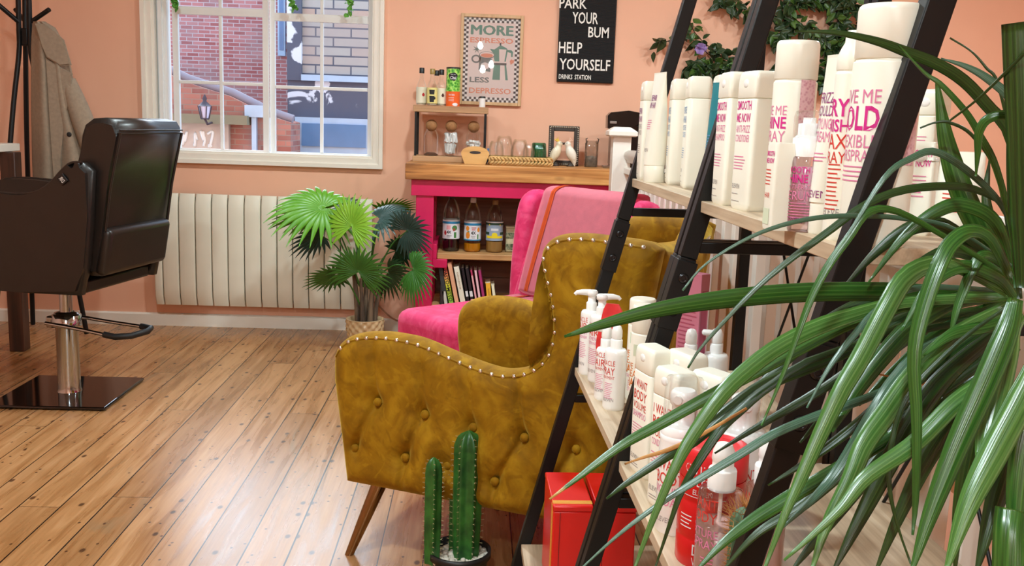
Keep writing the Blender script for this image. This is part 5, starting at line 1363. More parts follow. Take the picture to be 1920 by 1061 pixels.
NAMES = dict(b='shampoo_bottle', p='pump_bottle', s='spray_bottle', c='aerosol_can', f='foam_bottle')
def base_pt(px_, py_, Y, Z): p = at(px_, py_, Y=Y); p.z = Z; return p
def shampoo(pos, rz, label, spec, w=.062, d=.033, h=.207, name='shampoo_bottle', group=None, tint=None):
    t = thing(name, label, 'bottle', pos, rz, group); a, b = w/2, d/2; zc = h*.81
    mb = MB(); mb.loft([se_ring(a*.90, b*.86, 0), se_ring(a*.985, b*.97, .004), se_ring(a, b, .010), se_ring(a, b, zc-.003), se_ring(a*.985, b*.97, zc-.0018), se_ring(a*.93, b*.88, zc-.0012), se_ring(a*.93, b*.88, zc)]); mb.build('body', tint or mWP, t)
    mb = MB(); mb.loft([se_ring(a*.985, b*.97, zc-.0002), se_ring(a, b, zc+.0008), se_ring(a, b, h-.022), se_ring(a*.995, b*.985, h-.012), se_ring(a*.97, b*.93, h-.005), se_ring(a*.90, b*.82, h-.0012), se_ring(a*.8, b*.7, h)])
    o = mb.build('flip_cap', mWP, t)
    mb = MB(); mb.sphere((0, -b*.96, h-.017), .0085, (1, .28, .75), 14, 8); mb.build('thumb_notch', mWC, o)
    lettering(t, flat_fn(a, b), spec); return t
def sh_spec(l1, l2, l3, l4, ink, ink2, w=.046, small=3):
    x = -w/2
    return [(ink, [('t', l1, x, .139, .0125, 'l', .012, w), ('t', l2, x, .122, .0125, 'l', .012, w)]),
            (ink2, [('t', l3, x, .108, .010, 'l', 0, w), ('t', l4, x, .095, .010, 'l', 0, w), ('p', x, .074, w*.9, 5, .0042)]),
            (iG, [('t', 'ELEVEN', x, .030, .0065, 'l', 0, w*.8), ('p', x, .022, w*.5, 1, .003), ('p', x, .012, w*.6, 1, .003)])]
XU = lambda px_, py_, Y: base_pt(px_, py_, Y, UZ)
shampoo(XU(1214, 250, 2.065), R(-92), 'slim ivory bottle with dark print at the far end of the upper shelf', sh_spec('REPAIR', 'MY HAIR', 'NOURISHING', 'SHAMPOO', iU, iG))
shampoo(XU(1269, 250, 1.93), R(-96), 'ivory bottle with blue print between the mirror ornament and another blue printed bottle', sh_spec('HYDRATE', 'MY HAIR', 'MOISTURE', 'SHAMPOO', iB, iB))
shampoo(XU(1305, 250, 1.81), R(-96), 'wider ivory bottle with blue print left of the teal tube', sh_spec('HYDRATE', 'MY HAIR', 'MOISTURE', 'CONDITIONER', iB, iB), w=.064, d=.044)
shampoo(XU(1352, 250, 1.70), R(-94), 'ivory bottle behind the teal tube, partly hidden by the black leg', sh_spec('HYDRATE', 'MY HAIR', 'LEAVE IN', 'SPRAY', iB, iB), h=.205)
shampoo(XU(1370, 260, 1.44), R(-88), 'slim ivory bottle with pink print beside the black double leg', sh_spec('SMOOTH', 'ME NOW', 'ANTI-FRIZZ', 'SHAMPOO', iM, iP), h=.195)
shampoo(XU(1414, 265, 1.345), R(-82), 'wider ivory bottle with pink print left of the spray can', sh_spec('SMOOTH', 'ME NOW', 'ANTI-FRIZZ', 'CONDITIONER', iM, iP), w=.062, d=.036, h=.192)
def tube_pack(pos, rz, label, r, h, spec, m_=None, w_top=None, name='cream_tube', cap=.035):
    t = thing(name, label, 'tube', pos, rz); w_top = w_top or r*1.45
    rings = []
    for k in range(13):
        q = k/12; z = cap+(h-cap)*q; a = r+(w_top-r)*q; b = r*(1-q**1.4)+.0012
        rings.append(se_ring(a, b, z, 2+1.5*q))
    mb = MB(); mb.loft(rings); o = mb.build('body', m_ or mWP, t)
    mb = MB(); mb.loft([se_ring(w_top, .0013, h-.010, 3.5), se_ring(w_top*1.01, .0016, h-.009, 3.5), se_ring(w_top*1.01, .0016, h, 3.5)]); mb.build('crimp', m_ or mWP, o)
    mb = MB(); mb.lathe([(r*.95, 0), (r, .002), (r, cap-.002), (r*.97, cap)], seg=36); mb.build('cap', mWP if m_ is None else m_, t)
    if spec:
        def fn(u, v):
            q = min(1, max(0, (v-cap)/(h-cap))); a = r+(w_top-r)*q; b = r*(1-q**1.4)+.0012; n = 2+1.5*q
            return V((u, -b*max(0, 1-min(.98, abs(u)/a)**n)**(1/n)-.0006, v))
        lettering(t, fn, spec)
    return t
tube_pack(XU(1232, 250, 1.985), R(-80), 'ivory squeeze tube with crimped top standing on its cap at the far end', .0235, .222, [(iU, [('t', 'REPAIR', -.016, .165, .012, 'l', .01, .03), ('t', 'MY HAIR', -.016, .150, .012, 'l', .01, .03)]), (iP, [('p', -.016, .125, .028, 5, .0042)]), (iG, [('t', 'ELEVEN', -.016, .062, .007, 'l', 0, .026)])])
tube_pack(XU(1347, 220, 1.645), R(-70), 'teal tube with rounded top leaning behind the black double leg', .018, .190, [(iB, [('p', -.012, .10, .02, 6, .005)])], mat('teal_plastic', (30, 128, 140), .35, var=.02), .022)
# mirror-tile ornament
orn = thing('mirror_ornament', 'small mirror tiled bird shaped ornament on the upper shelf', 'ornament', at(1248, 333, Y=1.985)); orn.location.z = UZ
tm = NT('mirror_tiles'); p_ = tm.n('TexCoord').outputs['UV']
M_MIR = mat('mirror_chrome', (220, 220, 220), .06, 1, var=.01)
def tiled(mb, prof, c, seg=16):
    for (r0, z0), (r1, z1) in zip(prof, prof[1:]):
        for k in range(seg):
            a0, a1 = 2*math.pi*(k+.08)/seg, 2*math.pi*(k+.92)/seg; e = .06
            zz0, zz1 = z0+(z1-z0)*e, z1-(z1-z0)*e; g = 1.03
            mb.face([mb.vert(V(c)+V((r*g*math.cos(a), r*g*math.sin(a), z))) for r, a, z in ((r0, a0, zz0), (r0, a1, zz0), (r1, a1, zz1), (r1, a0, zz1))], False)
pb_ = [(.006, .004), (.0145, .010), (.0185, .020), (.019, .030), (.016, .041), (.011, .051), (.006, .060), (.005, .066)]
ph_ = [(.004, .064), (.0095, .068), (.012, .075), (.0105, .083), (.005, .088)]
mb = MB(); mb.lathe([(.012, 0), (.006, .004)]+pb_[1:]+ph_[1:]+[(.001, .089)], seg=16); mb.build('body', mat('dark_grout', (24, 24, 26), .5), orn)
mb = MB(); tiled(mb, pb_, (0, 0, 0)); tiled(mb, ph_, (0, 0, 0), 10); mb.build('mirror_tiles', M_MIR, orn, fix=False)
mb = MB(); mb.sphere((0, 0, .002), .012, (1, 1, .3)); mb.build('foot', M_MIR, orn)

tf = NT('pink_foil'); v_ = tf.n('TexVoronoi', Vector=tf.n('TexCoord').outputs['Object'], Scale=260.0).outputs['Distance']
M_FOIL = tf.end(tf.bsdf(tf.ramp(v_, [(.1, lin((206, 140, 160))), (.6, lin((236, 196, 204)))]), .3))
def can(pos, rz, label, r, h, caph, spec, foil=None, dome=False):
    t = thing('aerosol_can', label, 'can', pos, rz); hb = h-caph
    mb = MB(); mb.lathe([(r*.93, 0), (r*.98, .003), (r, .008), (r, hb-.0045), (r*.985, hb-.003), (r*.93, hb-.0022), (r*.93, hb)], seg=48); mb.build('body', mWP, t)
    mb = MB(); rc = r*.985; mb.lathe([(rc*.97, hb-.0002), (rc, hb+.001), (rc, h-.006), (rc*.97, h-.002), (rc*.9, h)] if not dome else [(rc*.97, hb-.0002), (rc, hb+.001), (rc*.99, hb+caph*.35), (rc*.80, hb+caph*.55), (rc*.62, hb+caph*.7), (rc*.6, h-.003), (rc*.5, h)], seg=48); mb.build('cap', mWP, t)
    fn = cyl_fn(r)
    if foil:
        mb = MB(); put_rect(mb, fn, foil[0], foil[1], foil[2], foil[3], 14); mb.build('foil_panel', M_FOIL, t, fix=False)
    lettering(t, fn, spec); return t
def can_spec(lines, x, z, ink, ink2, hs, rows=None, logo=None):
    out = {0: [], 1: [], 2: []}; zz = z
    for i, (s_, bold) in enumerate(lines):
        h = hs[i]; zz -= h; out[0 if bold else 1].append(('t', s_, x, zz, h, 'r', .02 if bold else 0, .060)); zz -= h*.16
    if rows: out[1].append(('p', rows[0], rows[1], rows[2], rows[3], rows[4]))
    sp = [(ink, out[0]), (ink2, out[1])]
    if logo: sp.append((iG, [('t', 'ELEVEN', logo[0], logo[1], .007, 'l', 0, .03)]))
    return [s_ for s_ in sp if s_[1]]
can(XU(1484, 250, 1.19), R(-91), 'tall ivory spray can with magenta print behind the serum pump', .0262, .220, .046, can_spec([('GIVE ME', 0), ('SHINE', 1), ('SPRAY', 0), ('GLOSS', 0)], .026, .142, iM, iP, (.0115, .0145, .0135, .0135)), (.040, .088, .022, .085))
can(XU(1588, 270, 1.00), R(-82), 'slim ivory spray can with magenta print beside the largest can', .0175, .215, .040, can_spec([('DRY', 1), ('FINISH', 1), ('WAX', 0), ('SPRAY', 0)], .019, .146, iM, iR, (.018, .013, .0155, .012), (-.002, .078, .018, 11, .0046), (-.004, .026)), None, True)
can(XU(1653, 250, .959), R(-73), 'largest ivory spray can with magenta print behind the nearest black leg', .033, .236, .052, can_spec([('GIVE ME', 0), ('HOLD', 1), ('FLEXIBLE', 0), ('HAIRSPRAY', 0)], .026, .154, iM, iP, (.0135, .0245, .0125, .0115), (-.022, .078, .046, 4, .0046), (-.03, .020)), (.048, .082, .022, .098))
t = thing('mini_bottle', 'short ivory sample pack with coral print beside the serum pump', 'bottle', XU(1462, 350, 1.085), R(-88))
mb = MB(); mb.loft([se_ring(.015, .0125, 0), se_ring(.0155, .013, .003), se_ring(.0155, .013, .095), se_ring(.015, .0125, .098)]); mb.build('body', mWP, t)
lettering(t, flat_fn(.0155, .013), [(iM, [('t', 'SMOOTH', -.012, .083, .006, 'l', .02, .024), ('t', 'ME NOW', -.012, .075, .006, 'l', .02, .024)]), (iR, [('p', -.012, .067, .02, 5, .004), ('t', 'HAIR', -.010, .036, .006, 'l', 0, .018)]), (mat('label_pale_green', (214, 224, 196), .5), [('r', -.012, .006, .02, .018)])])
def serum(pos, rz, label):
    t = thing('serum_bottle', label, 'bottle', pos, rz); r = .0185
    mb = MB(); mb.lathe([(r*.9, 0), (r, .003), (r, .075), (r*.96, .082), (.013, .086)], cap1=False, seg=40); mb.build('glass_body', glass('pink_tint_plastic', (.98, .86, .90), .8, .03, .06), t)
    mb = MB(); mb.lathe([(r*.86, .012), (r*.92, .015), (r*.92, .070), (r*.8, .073)], seg=32); mb.build('serum', mat('pale_pink_serum', (232, 196, 210), .15, var=.01), t)
    mb = MB(); mb.lathe([(.0165, .084), (.0165, .104), (.014, .106), (.012, .108), (.012, .120), (.007, .121), (.007, .127)], seg=32); mb.build('pump', mWC, t)
    mb = MB(); mb.lathe([(.017, .105), (.017, .128), (.0155, .134), (.010, .135)], cap0=False, seg=32); mb.build('clear_overcap', M_GLS, t)
    lettering(t, cyl_fn(r+.0003), [(iM, [('t', 'SMOOTH &', -.018, .066, .007, 'l', .012, .036), ('t', 'SHINE', -.018, .055, .0095, 'l', .03, .036)]), (iP, [('t', 'ANTI-FRIZZ', -.018, .048, .0055, 'l', 0, .036), ('t', 'SERUM', -.018, .036, .010, 'l', 0, .036), ('p', -.018, .032, .036, 6, .0032)]), (iU, [('t', 'ELEVEN', -.018, .010, .0065, 'l', 0, .036)])]); return t
serum(XU(1508, 350, 1.075), R(-38), 'pink serum pump bottle with clear overcap in front of the spray cans')
tube_pack(XU(1553, 290, 1.055), R(-76), 'ivory styling tube with crimped top between the serum and the slim can', .0155, .195, [(iU, [('t', 'FRIZZ', .013, .143, .0115, 'r', 0, .026), ('t', 'MOULD', .013, .129, .0115, 'r', 0, .03)]), (iP, [('t', 'STYLING', .013, .115, .0115, 'r', 0, .026), ('t', 'CREAM', .013, .101, .0115, 'r', 0, .026), ('p', -.012, .088, .028, 3, .004)]), (iU, [('t', 'ELEVEN', -.012, .040, .008, 'l', 0, .028)])], None, .0165)
def pumpy(pos, rz, label, r, h, spec, noz=None, name='pump_bottle', head=.045, mb_mat=None, cat='bottle'):
    t = thing(name, label, cat, pos, rz); hb = h-head
    mb = MB(); mb.lathe([(r*.92, 0), (r*.985, .003), (r, .007), (r, hb-.010), (r*.97, hb-.004), (r*.86, hb), (.011, hb+.001)], seg=44); mb.build('body', mb_mat or mWC, t)
    mb = MB(); mb.lathe([(.0115, hb), (.0115, hb+head*.38), (.010, hb+head*.42), (.0085, hb+head*.42), (.0085, h-.012)], seg=28)
    if noz is not None:
        a = noz-rz; d = V((math.cos(a), math.sin(a), 0))
        mb.lathe([(.0085, h-.013), (.0125, h-.011), (.0125, h-.003), (.010, h)], seg=28)
        mb.tube([d*.004+V((0, 0, h-.0055)), d*.022+V((0, 0, h-.0045)), d*.034+V((0, 0, h-.006)), d*.038+V((0, 0, h-.010))], [.0075, .0062, .0045, .0035], 12)
    mb.build('pump', mWC, t); lettering(t, cyl_fn(r), spec); return t
XM = lambda px_, py_, Y: base_pt(px_, py_, Y, MZ)
mir = lambda a, b, c, d: [(iR, [('t', a, .006, .118, .0105, 'r', 0, .04), ('t', b, .006, .101, .0155, 'r', .004, .04)]), (iP, [('t', c, .006, .091, .008, 'r', 0, .04), ('t', d, .006, .082, .0065, 'r', 0, .04), ('p', -.026, .072, .032, 9, .0040)]), (iG, [('t', 'ELEVEN', -.024, .022, .0068, 'l', 0, .03)])]
pumpy(XM(1106, 640, 2.045), R(-40), 'white pump bottle with red print at the far end of the middle shelf', .0225, .186, mir('MIRACLE', 'HAIR', 'TREATMENT', 'CONDITIONER'), R(183))
pumpy(XM(1125, 650, 1.985), R(-34), 'white pump bottle with nozzle to the right behind the red pouch', .0235, .188, mir('MIRACLE', 'HAIR', 'TREATMENT', 'CONDITIONER'), R(-4))
rt_ = thing('red_pouch', 'red foil pouch with white script standing beside the pump bottles', 'pouch', XM(1131, 660, 1.915), R(-20))
mb = MB(); rings = []
for k in range(15):
    q = k/14; z = .182*q; a = (.0125+.0115*q**.9)*(1 if q < .8 else math.sqrt(max(.3, 1-((q-.8)/.2)**2*.7))); off = .013*q; b = .010*(1-.82*q)+.0012
    rings.append([p+V((off+.004*math.sin(q*9), 0, 0)) for p in se_ring(a, b, z, 2.6)])
mb.loft(rings); mb.build('foil_body', mat('red_foil', (216, 52, 56), .28, var=.12, vscale=40, bump=.25, bscale=70), rt_)
fnr = lambda u, v: V((u+.008*v/.182+.003, -(.010*(1-.82*v/.182)+.0012)*math.sqrt(max(.05, 1-(u/.024)**2))-.0008, v))
lettering(rt_, fnr, [(mL, [('t', 'I', -.010, .105, .022, 'l', .02, .006), ('t', 'R', .000, .105, .022, 'l', .02, .012), ('t', 'S', -.010, .080, .020, 'l', 0, .012), ('t', 'ELEVEN', -.010, .03, .008, 'l', 0, .02)])])
sps = lambda l3: [(iR, [('t', 'MIRACLE', .008, .088, .010, 'r', 0, .036), ('t', l3, .008, .070, .0145, 'r', .004, .036), ('t', 'TREATMENT', .008, .062, .0055, 'r', 0, .03)]), (iP, [('p', -.014, .053, .020, 9, .0036)]), (iG, [('t', 'ELEVEN', -.015, .018, .006, 'l', 0, .024)])]
def spray(pos, rz, label, r, h, spec, side=None, mm=None):
    t = pumpy(pos, rz, label, r, h, spec, None, 'spray_bottle', .046, mm)
    mb = MB(); mb.lathe([(.0095, h-.026), (.0105, h-.022), (.0102, h-.010), (.0075, h-.002), (.004, h)], seg=28)
    if side is not None:
        a = side-rz; d = V((math.cos(a), math.sin(a), 0)); mb.tube([d*.004+V((0, 0, h-.009)), d*.026+V((0, 0, h-.007)), d*.028+V((0, 0, h-.007))], [.006, .0055, .003], 10)
    mb.build('spray_head', mWC, t); return t
spray(XM(1134, 700, 1.85), R(-32), 'small white spray bottle right behind the front spray bottle by the red pouch', .0195, .150, sps('HAIR'), R(175))
spray(XM(1153, 700, 1.785), R(-32), 'small white spray bottle in front, with red print, at the black double leg', .0212, .164, sps('SPRAY'))
dsp = lambda: can_spec([('GIVE ME', 0), ('CLEAN', 0), ('HAIR', 1)], .012, .104, iO, iO, (.0115, .0135, .0165))+[(iP, [('t', 'DRY SHAMPOO', .012, .049, .007, 'r', 0, .04), ('p', -.012, .042, .022, 6, .004)]), (mat('label_pale_green', (214, 224, 196), .5), [('r', -.01, .118, .04, .022)])]
can(XM(1201, 650, 1.85), R(-40), 'ivory dry shampoo can with orange print, the one farther back', .0265, .206, .050, dsp())
can(XM(1207, 670, 1.745), R(-38), 'ivory dry shampoo can with orange print in front of its twin', .0255, .212, .050, dsp())
pkx = XM(1298, 600, 1.70)
pb_ = thing('pink_box', 'tall pink carton standing behind the black double leg', 'box', (pkx.x, pkx.y, MZ), R(-52))
mb = MB(); hh_ = at(1312, 511, Y=1.70).z-MZ; mb.span((-.025, -.012, 0), (.025, .012, hh_), .001); mb.build('carton', mat('rose_carton', (206, 124, 146), .5), pb_)
lettering(pb_, lambda u, v: V((u, -.0125, v)), [(mat('ink_dark_rose', (176, 80, 108), .5), [('p', -.02, hh_*.8, .04, 26, .0075)])])
lettering(pb_, lambda u, v: V((.0255, u, v)), [(mat('ink_dark_rose', (176, 80, 108), .5), [('r', -.008, .03, .016, hh_-.06)])])
spray(XM(1296, 640, 1.655), R(-40), 'white spray bottle with rounded nozzle left of the sideways sprayer', .0205, .188, sps('SPRAY'))
spray(XM(1344, 640, 1.665), R(-20), 'white spray bottle with long sideways nozzle near the rear black post', .0225, .188, sps('SPRAY'), R(186))
vs_ = lambda l4: [(iR, [('t', 'I WANT', -.022, .139, .0135, 'l', .006, .043), ('t', 'BODY', -.022, .120, .0150, 'l', .010, .043), ('t', 'VOLUME', -.022, .105, .0115, 'l', 0, .043)]), (iP, [('t', l4, -.022, .092, .0100, 'l', 0, .043), ('p', -.022, .080, .040, 6, .0045)]), (iG, [('t', 'ELEVEN', -.022, .024, .007, 'l', 0, .034), ('p', -.022, .016, .03, 2, .004)])]
shampoo(XM(1221, 770, 1.435), R(-74), 'ivory bottle with red print at the front edge of the nearer middle shelf', vs_('SHAMPOO'), .062, .040, .205)
shampoo(XM(1283, 770, 1.40), R(-68), 'ivory bottle in the back row right of the front red printed bottle', vs_('SHAMPOO'), .062, .040, .207)
shampoo(XM(1262, 790, 1.30), R(-66), 'ivory bottle with red print just behind the clear capped foam pump', vs_('CONDITIONER'), .060, .038, .205)
shampoo(XM(1335, 790, 1.28), R(-60), 'ivory bottle with red print between the two clear capped foam pumps', vs_('CONDITIONER'), .062, .040, .207)
def foam(pos, rz, label, r=.0285, h=.212):
    t = thing('foam_bottle', label, 'bottle', pos, rz); hb = h*.64
    mb = MB(); mb.lathe([(r*.93, 0), (r, .004), (r, hb*.86), (r*.97, hb*.93), (r*.98, hb*.95), (r*.98, hb), (r*.7, hb+.003)], seg=44); mb.build('body', mWC, t)
    mb = MB(); mb.lathe([(r*.97, hb), (r*.97, hb+.012), (r*.85, hb+.014), (r*.52, hb+.016), (r*.52, hb+.038), (r*.62, hb+.042), (r*.62, hb+.056), (r*.5, hb+.060)], seg=36); mb.tube([(0, 0, hb+.05), (0, -.022, hb+.05)], .006, 10); mb.build('pump', mWC, t)
    mb = MB(); mb.lathe([(r*.93, hb+.010), (r*.90, h-.004), (r*.84, h), (r*.6, h+.0005)], cap0=False, seg=44); mb.build('clear_overcap', M_GLS, t)
    lettering(t, cyl_fn(r), [(iR, [('t', 'I WANT', .020, .090, .0145, 'r', .004, .048), ('t', 'BODY', .020, .070, .0165, 'r', .004, .048)]), (iP, [('t', 'VOLUME', .020, .056, .012, 'r', 0, .048), ('t', 'FOAM', .020, .041, .012, 'r', 0, .048)]), (iG, [('t', 'ELEVEN', -.022, .018, .007, 'l', 0, .035)])]); return t
foam(XM(1276, 840, 1.225), R(-34), 'white foam pump with clear overcap behind the red tub, left one')
foam(XM(1392, 840, 1.205), R(-10), 'white foam pump with clear overcap behind the clear spray bottles, right one', .030, .212)
rj = thing('red_tub', 'tall glossy red tub with white print on the nearer middle shelf', 'tub', XM(1333, 950, 1.137), R(-40))
mRed = mat('glossy_red_plastic', (206, 18, 26), .25, var=.02); rr = .0415
mb = MB(); mb.lathe([(rr*.97, 0), (rr, .003), (rr, .036), (rr*.985, .0375), (rr, .039), (rr, .084), (rr*.985, .0855), (rr, .087), (rr, .112)], seg=56); mb.build('body', mRed, rj)
mb = MB(); mb.lathe([(rr*.985, .1125), (rr*1.01, .114), (rr*1.01, .144), (rr*.97, .152), (rr*.80, .155), (rr*.74, .151), (rr*.72, .151), (rr*.2, .152)], seg=56); mb.build('lid', mat('matt_red_lid', (222, 36, 44), .42, var=.02), rj)
lettering(rj, cyl_fn(rr), [(mL, [('t', 'GIVE ME', -.020, .122, .012, 'l', 0, .05), ('t', 'COLOUR', -.020, .107, .011, 'l', 0, .05), ('t', 'ELEVEN', -.006, .096, .0065, 'l', 0, .034), ('r', -.024, .0925, .06, .0008), ('p', -.024, .066, .02, 4, .005), ('t', 'DEEP', -.002, .018, .014, 'l', .008, .034), ('t', 'VOLUME', -.002, .005, .010, 'l', .0, .034)])])
def clear_spray(pos, rz, label, r=.0265, h=.184, lv=.082):
    t = thing('clear_spray_bottle', label, 'bottle', pos, rz); hb = h*.70
    mb = MB(); mb.lathe([(r*.94, 0), (r, .003), (r, hb-.010), (r*.96, hb-.003), (r*.8, hb), (.014, hb+.002)], cap1=False, seg=44); mb.build('clear_body', glass('clear_pink_bottle', (.98, .90, .90), .9, .03, .07), t)
    mb = MB(); mb.lathe([(r*.92, .003), (r*.95, .006), (r*.95, lv), (r*.5, lv+.0005)], seg=36); mb.build('liquid', mat('milky_pink_liquid', (226, 196, 188), .2, var=.02), t)
    mb = MB(); mb.tube([(0, 0, lv), (0, 0, hb)], .0025, 8); mb.build('dip_tube', mWC, t)
    mb = MB(); mb.lathe([(.0165, hb-.001), (.0165, hb+.022), (.0155, hb+.024), (.0125, hb+.024), (.0125, hb+.033), (.0135, hb+.035), (.0125, h-.008), (.009, h)], seg=36); mb.build('spray_head', mWC, t)
    lettering(t, cyl_fn(r), [(iR, [('t', 'I WANT', -.012, .104, .013, 'r', 0, .05), ('t', 'BODY', -.012, .088, .013, 'r', 0, .05)]), (iP, [('t', 'TEXTURE', -.010, .070, .010, 'r', 0, .05), ('t', 'SPRAY', -.010, .056, .011, 'r', 0, .05), ('p', -.030, .044, .02, 8, .0045)])]); return t
clear_spray(XM(1350, 950, 1.06), R(6), 'clear spray bottle with milky pink liquid in front of the red tub', .0265, .178)
clear_spray(XM(1440, 900, 1.075), R(-4), 'clear spray bottle with milky pink liquid right of the red tub', .0245, .178)
mc = thing('small_cactus', 'small hairy cactus with orange spines beside the clear spray bottle', 'plant', XM(1396, 1000, .962))
zc_ = at(1390, 950, Y=.962).z-MZ
mb = MB(); mb.lathe([(.020, 0), (.027, .045), (.029, .045), (.029, .052), (.025, .052), (.024, .046)], cap1=False, seg=28); mb.build('pot', mat('terracotta_brown', (150, 90, 60), .7), mc)
mb = MB(); mb.lathe([(.0245, .046), (.002, .048)], cap0=False); mb.build('soil', M_SOIL, mc)
mb = MB(); ms = MB(); rings = []; rnd = random.Random(8); H = zc_-.045
for j in range(21):
    q = j/20; z = .045+H*q; env = 1 if q < .8 else math.sqrt(max(.01, 1-((q-.8)/.2)**2)); rings.append([V(((.0165*env*(.86+.14*math.cos(9*2*math.pi*i/72)))*math.cos(2*math.pi*i/72), (.0165*env*(.86+.14*math.cos(9*2*math.pi*i/72)))*math.sin(2*math.pi*i/72), z)) for i in range(72)])
    if j % 1 == 0:
        for k in range(9):
            a = 2*math.pi*k/9; p = V((.0162*env*math.cos(a), .0162*env*math.sin(a), z))
            for _ in range(4):
                d = V((math.cos(a)+rnd.uniform(-.9, .9), math.sin(a)+rnd.uniform(-.9, .9), rnd.uniform(-.5, .9)+(.8 if q > .85 else 0))).normalized()*(.009 if q < .85 else .016); ms.tube([p, p+d], [.00035, .0001], 3)
mb.loft(rings); mb.build('stem', mat('grey_green_cactus', (86, 116, 84), .6), mc); ms.build('spines', mat('orange_spine', (214, 150, 84), .6), mc)
# behind the nearest leg, right part of the upper shelf
shampoo(XU(1724, 340, 1.08), R(-35), 'ivory bottle with pink print just right of the nearest black leg', [(iM, [('t', 'SMOOTH', -.013, .088, .008, 'l', .012, .026), ('t', 'ME NOW', -.013, .077, .008, 'l', .012, .026)]), (iP, [('p', -.013, .066, .024, 6, .0045)])], .034, .03, .105, 'treatment_bottle')
shampoo(XU(1738, 300, 1.26), R(-60), 'tall ivory bottle behind the nearest black leg at the back of the upper shelf', [(iP, [('p', -.014, .11, .026, 6, .0045)])], .036, .034, .172)
tube_pack(XU(1800, 350, 1.12), R(-20), 'wide ivory tube seen between green leaves at the right of the upper shelf', .026, .095, [(iR, [('p', -.02, .05, .03, 6, .005)])], None, .024, cap=.03)
# red gift tins on the bottom shelf
def redbox(x, y, rz, label):
    t = thing('red_gift_tin', label, 'box', (x, y, BZ), rz, 'red tins on the bottom shelf'); w, d, h = .079, .190, .212
    m1 = mat('red_tin', (214, 22, 18), .34, var=.02); m2 = mat('gold_band', (226, 160, 60), .4)
    mb = MB(); mb.span((-w/2, -d/2, 0), (w/2, d/2, h-.012), .003); o = mb.build('tin_body', m1, t)
    mb = MB(); mb.span((-w/2-.001, -d/2-.001, h-.012), (w/2+.001, d/2+.001, h), .003); lid = mb.build('lid', m1, t)
    mb = MB()
    for k in range(3): mb.span((-w/2-.0004, -d/2+.012+k*.006, h-.0002), (w/2+.0004, -d/2+.0168+k*.006, h+.0006)); mb.span((-w/2-.0016, -d/2+.012+k*.006, .004), (-w/2-.0001, -d/2+.0155+k*.006, h-.003))
    mb.build('gold_band', m2, lid)
    mb = MB(); mb.span((-w/2+.013, -d/2-.0008, .004), (-w/2+.0145, -d/2+.001, h-.014)); mb.build('seam', mat('red_seam_shade', (120, 10, 10), .4), o)  # tin seam, its shade put in as a darker red strip
    return t
b0_ = at(1060, 895, Z=BZ+.212); 
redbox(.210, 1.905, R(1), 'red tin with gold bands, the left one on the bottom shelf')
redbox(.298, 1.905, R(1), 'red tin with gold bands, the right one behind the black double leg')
# ------------------------------------------------------------------ strap-leaved plant in the right foreground
dr = thing('strap_leaf_plant', 'large plant with long green strap leaves in the right foreground', 'plant', (.475, .62, 0))
DO = V(dr.location)
def strapmat(name, base, light, dark, rough, tip=False):
    t = NT(name); uv = t.sep(t.n('UVMap').outputs[0]); tc = t.n('TexCoord').outputs['Object']
    v = t.comb(t.mth('MULTIPLY', uv[0], 9.0), t.mth('MULTIPLY', uv[1], .8), 0.0)
    s1 = t.n('TexNoise', Vector=v, Scale=1.0, Detail=2.0).outputs[0]
    n = t.n('TexNoise', Vector=tc, Scale=9.0, Detail=3.0).outputs[0]
    c = t.ramp(s1, [(.34, lin(dark)), (.52, lin(base)), (.70, lin(light))])
    c = t.mix(t.mth('MULTIPLY', n, .5), c, lin(base))
    if tip: c = t.mix(t.mth('MULTIPLY', t.ramp(uv[1], [(.93, (0, 0, 0, 1)), (.95, (1, 1, 1, 1))]), .95), c, lin((196, 150, 84)))
    b = t.bsdf(c, rough, 0, s1, .25, .002); b.inputs['Specular IOR Level'].default_value = .6
    return t.end(b)
S_MID = strapmat('strap_leaf_green', (44, 92, 30), (84, 130, 56), (24, 60, 18), .27); S_DK = strapmat('dark_strap_leaf', (30, 62, 18), (58, 96, 34), (14, 34, 10), .32)
S_LT = strapmat('pale_strap_leaf', (70, 116, 50), (124, 160, 96), (36, 80, 26), .26); S_BL = strapmat('blue_green_strap_leaf', (64, 98, 76), (108, 138, 114), (36, 68, 50), .27); S_BR = mat('dried_leaf_brown', (196, 140, 76), .6, var=.2, vscale=30)
S_TIP = strapmat('strap_leaf_with_dry_tip', (50, 96, 32), (92, 136, 62), (28, 64, 20), .27, True)
SM = dict(t=S_TIP, m=S_MID, d=S_DK, l=S_LT, b=S_BL, x=S_BR)
def strap(pts, w, y0, y1, key='m', tw=0.0, cut=False, tipw=.12, fold=.28):
    """blade from base to tip: pts measured on the photo (tip first), depth runs y1 at tip to y0 at base"""
    n0 = len(pts); P = []
    for i, (x, y) in enumerate(pts):
        t = 1-i/(n0-1); P.append(at(x, y, Y=y0+(y1-y0)*t)-DO)
    P = P[::-1]; n = 30; C_ = smooth_curve(P, n); Ym = (y0+y1)/2; hw = w*Ym/F_PX/2*1.06
    ws = []; sides = []
    for i in range(n):
        t = i/(n-1)
        taper = 1.0 if cut and t > .5 else (min(1.0, .55+t*1.6) if t < .3 else 1.0)
        if not cut and t > .45: taper = tipw+(1-tipw)*(1-((t-.45)/.55)**1.7)
        ws.append(max(.0007, hw*taper))
        d = (C_[min(i+1, n-1)]-C_[max(i-1, 0)]).normalized(); view = (C_[i]+DO-V((0, 0, CAM_H))).normalized()
        sd = d.cross(view)
        if sd.length < .05: sd = d.orthogonal()
        sd.normalize(); a = tw+.35*math.sin(2.2*t+hw*900)
        sides.append((sd*math.cos(a)+view*math.sin(a)))
    mb = MB(); mb.strip(C_, ws, sides, fold, .0008); return mb.build('leaf', SM[key], dr, fix=False)
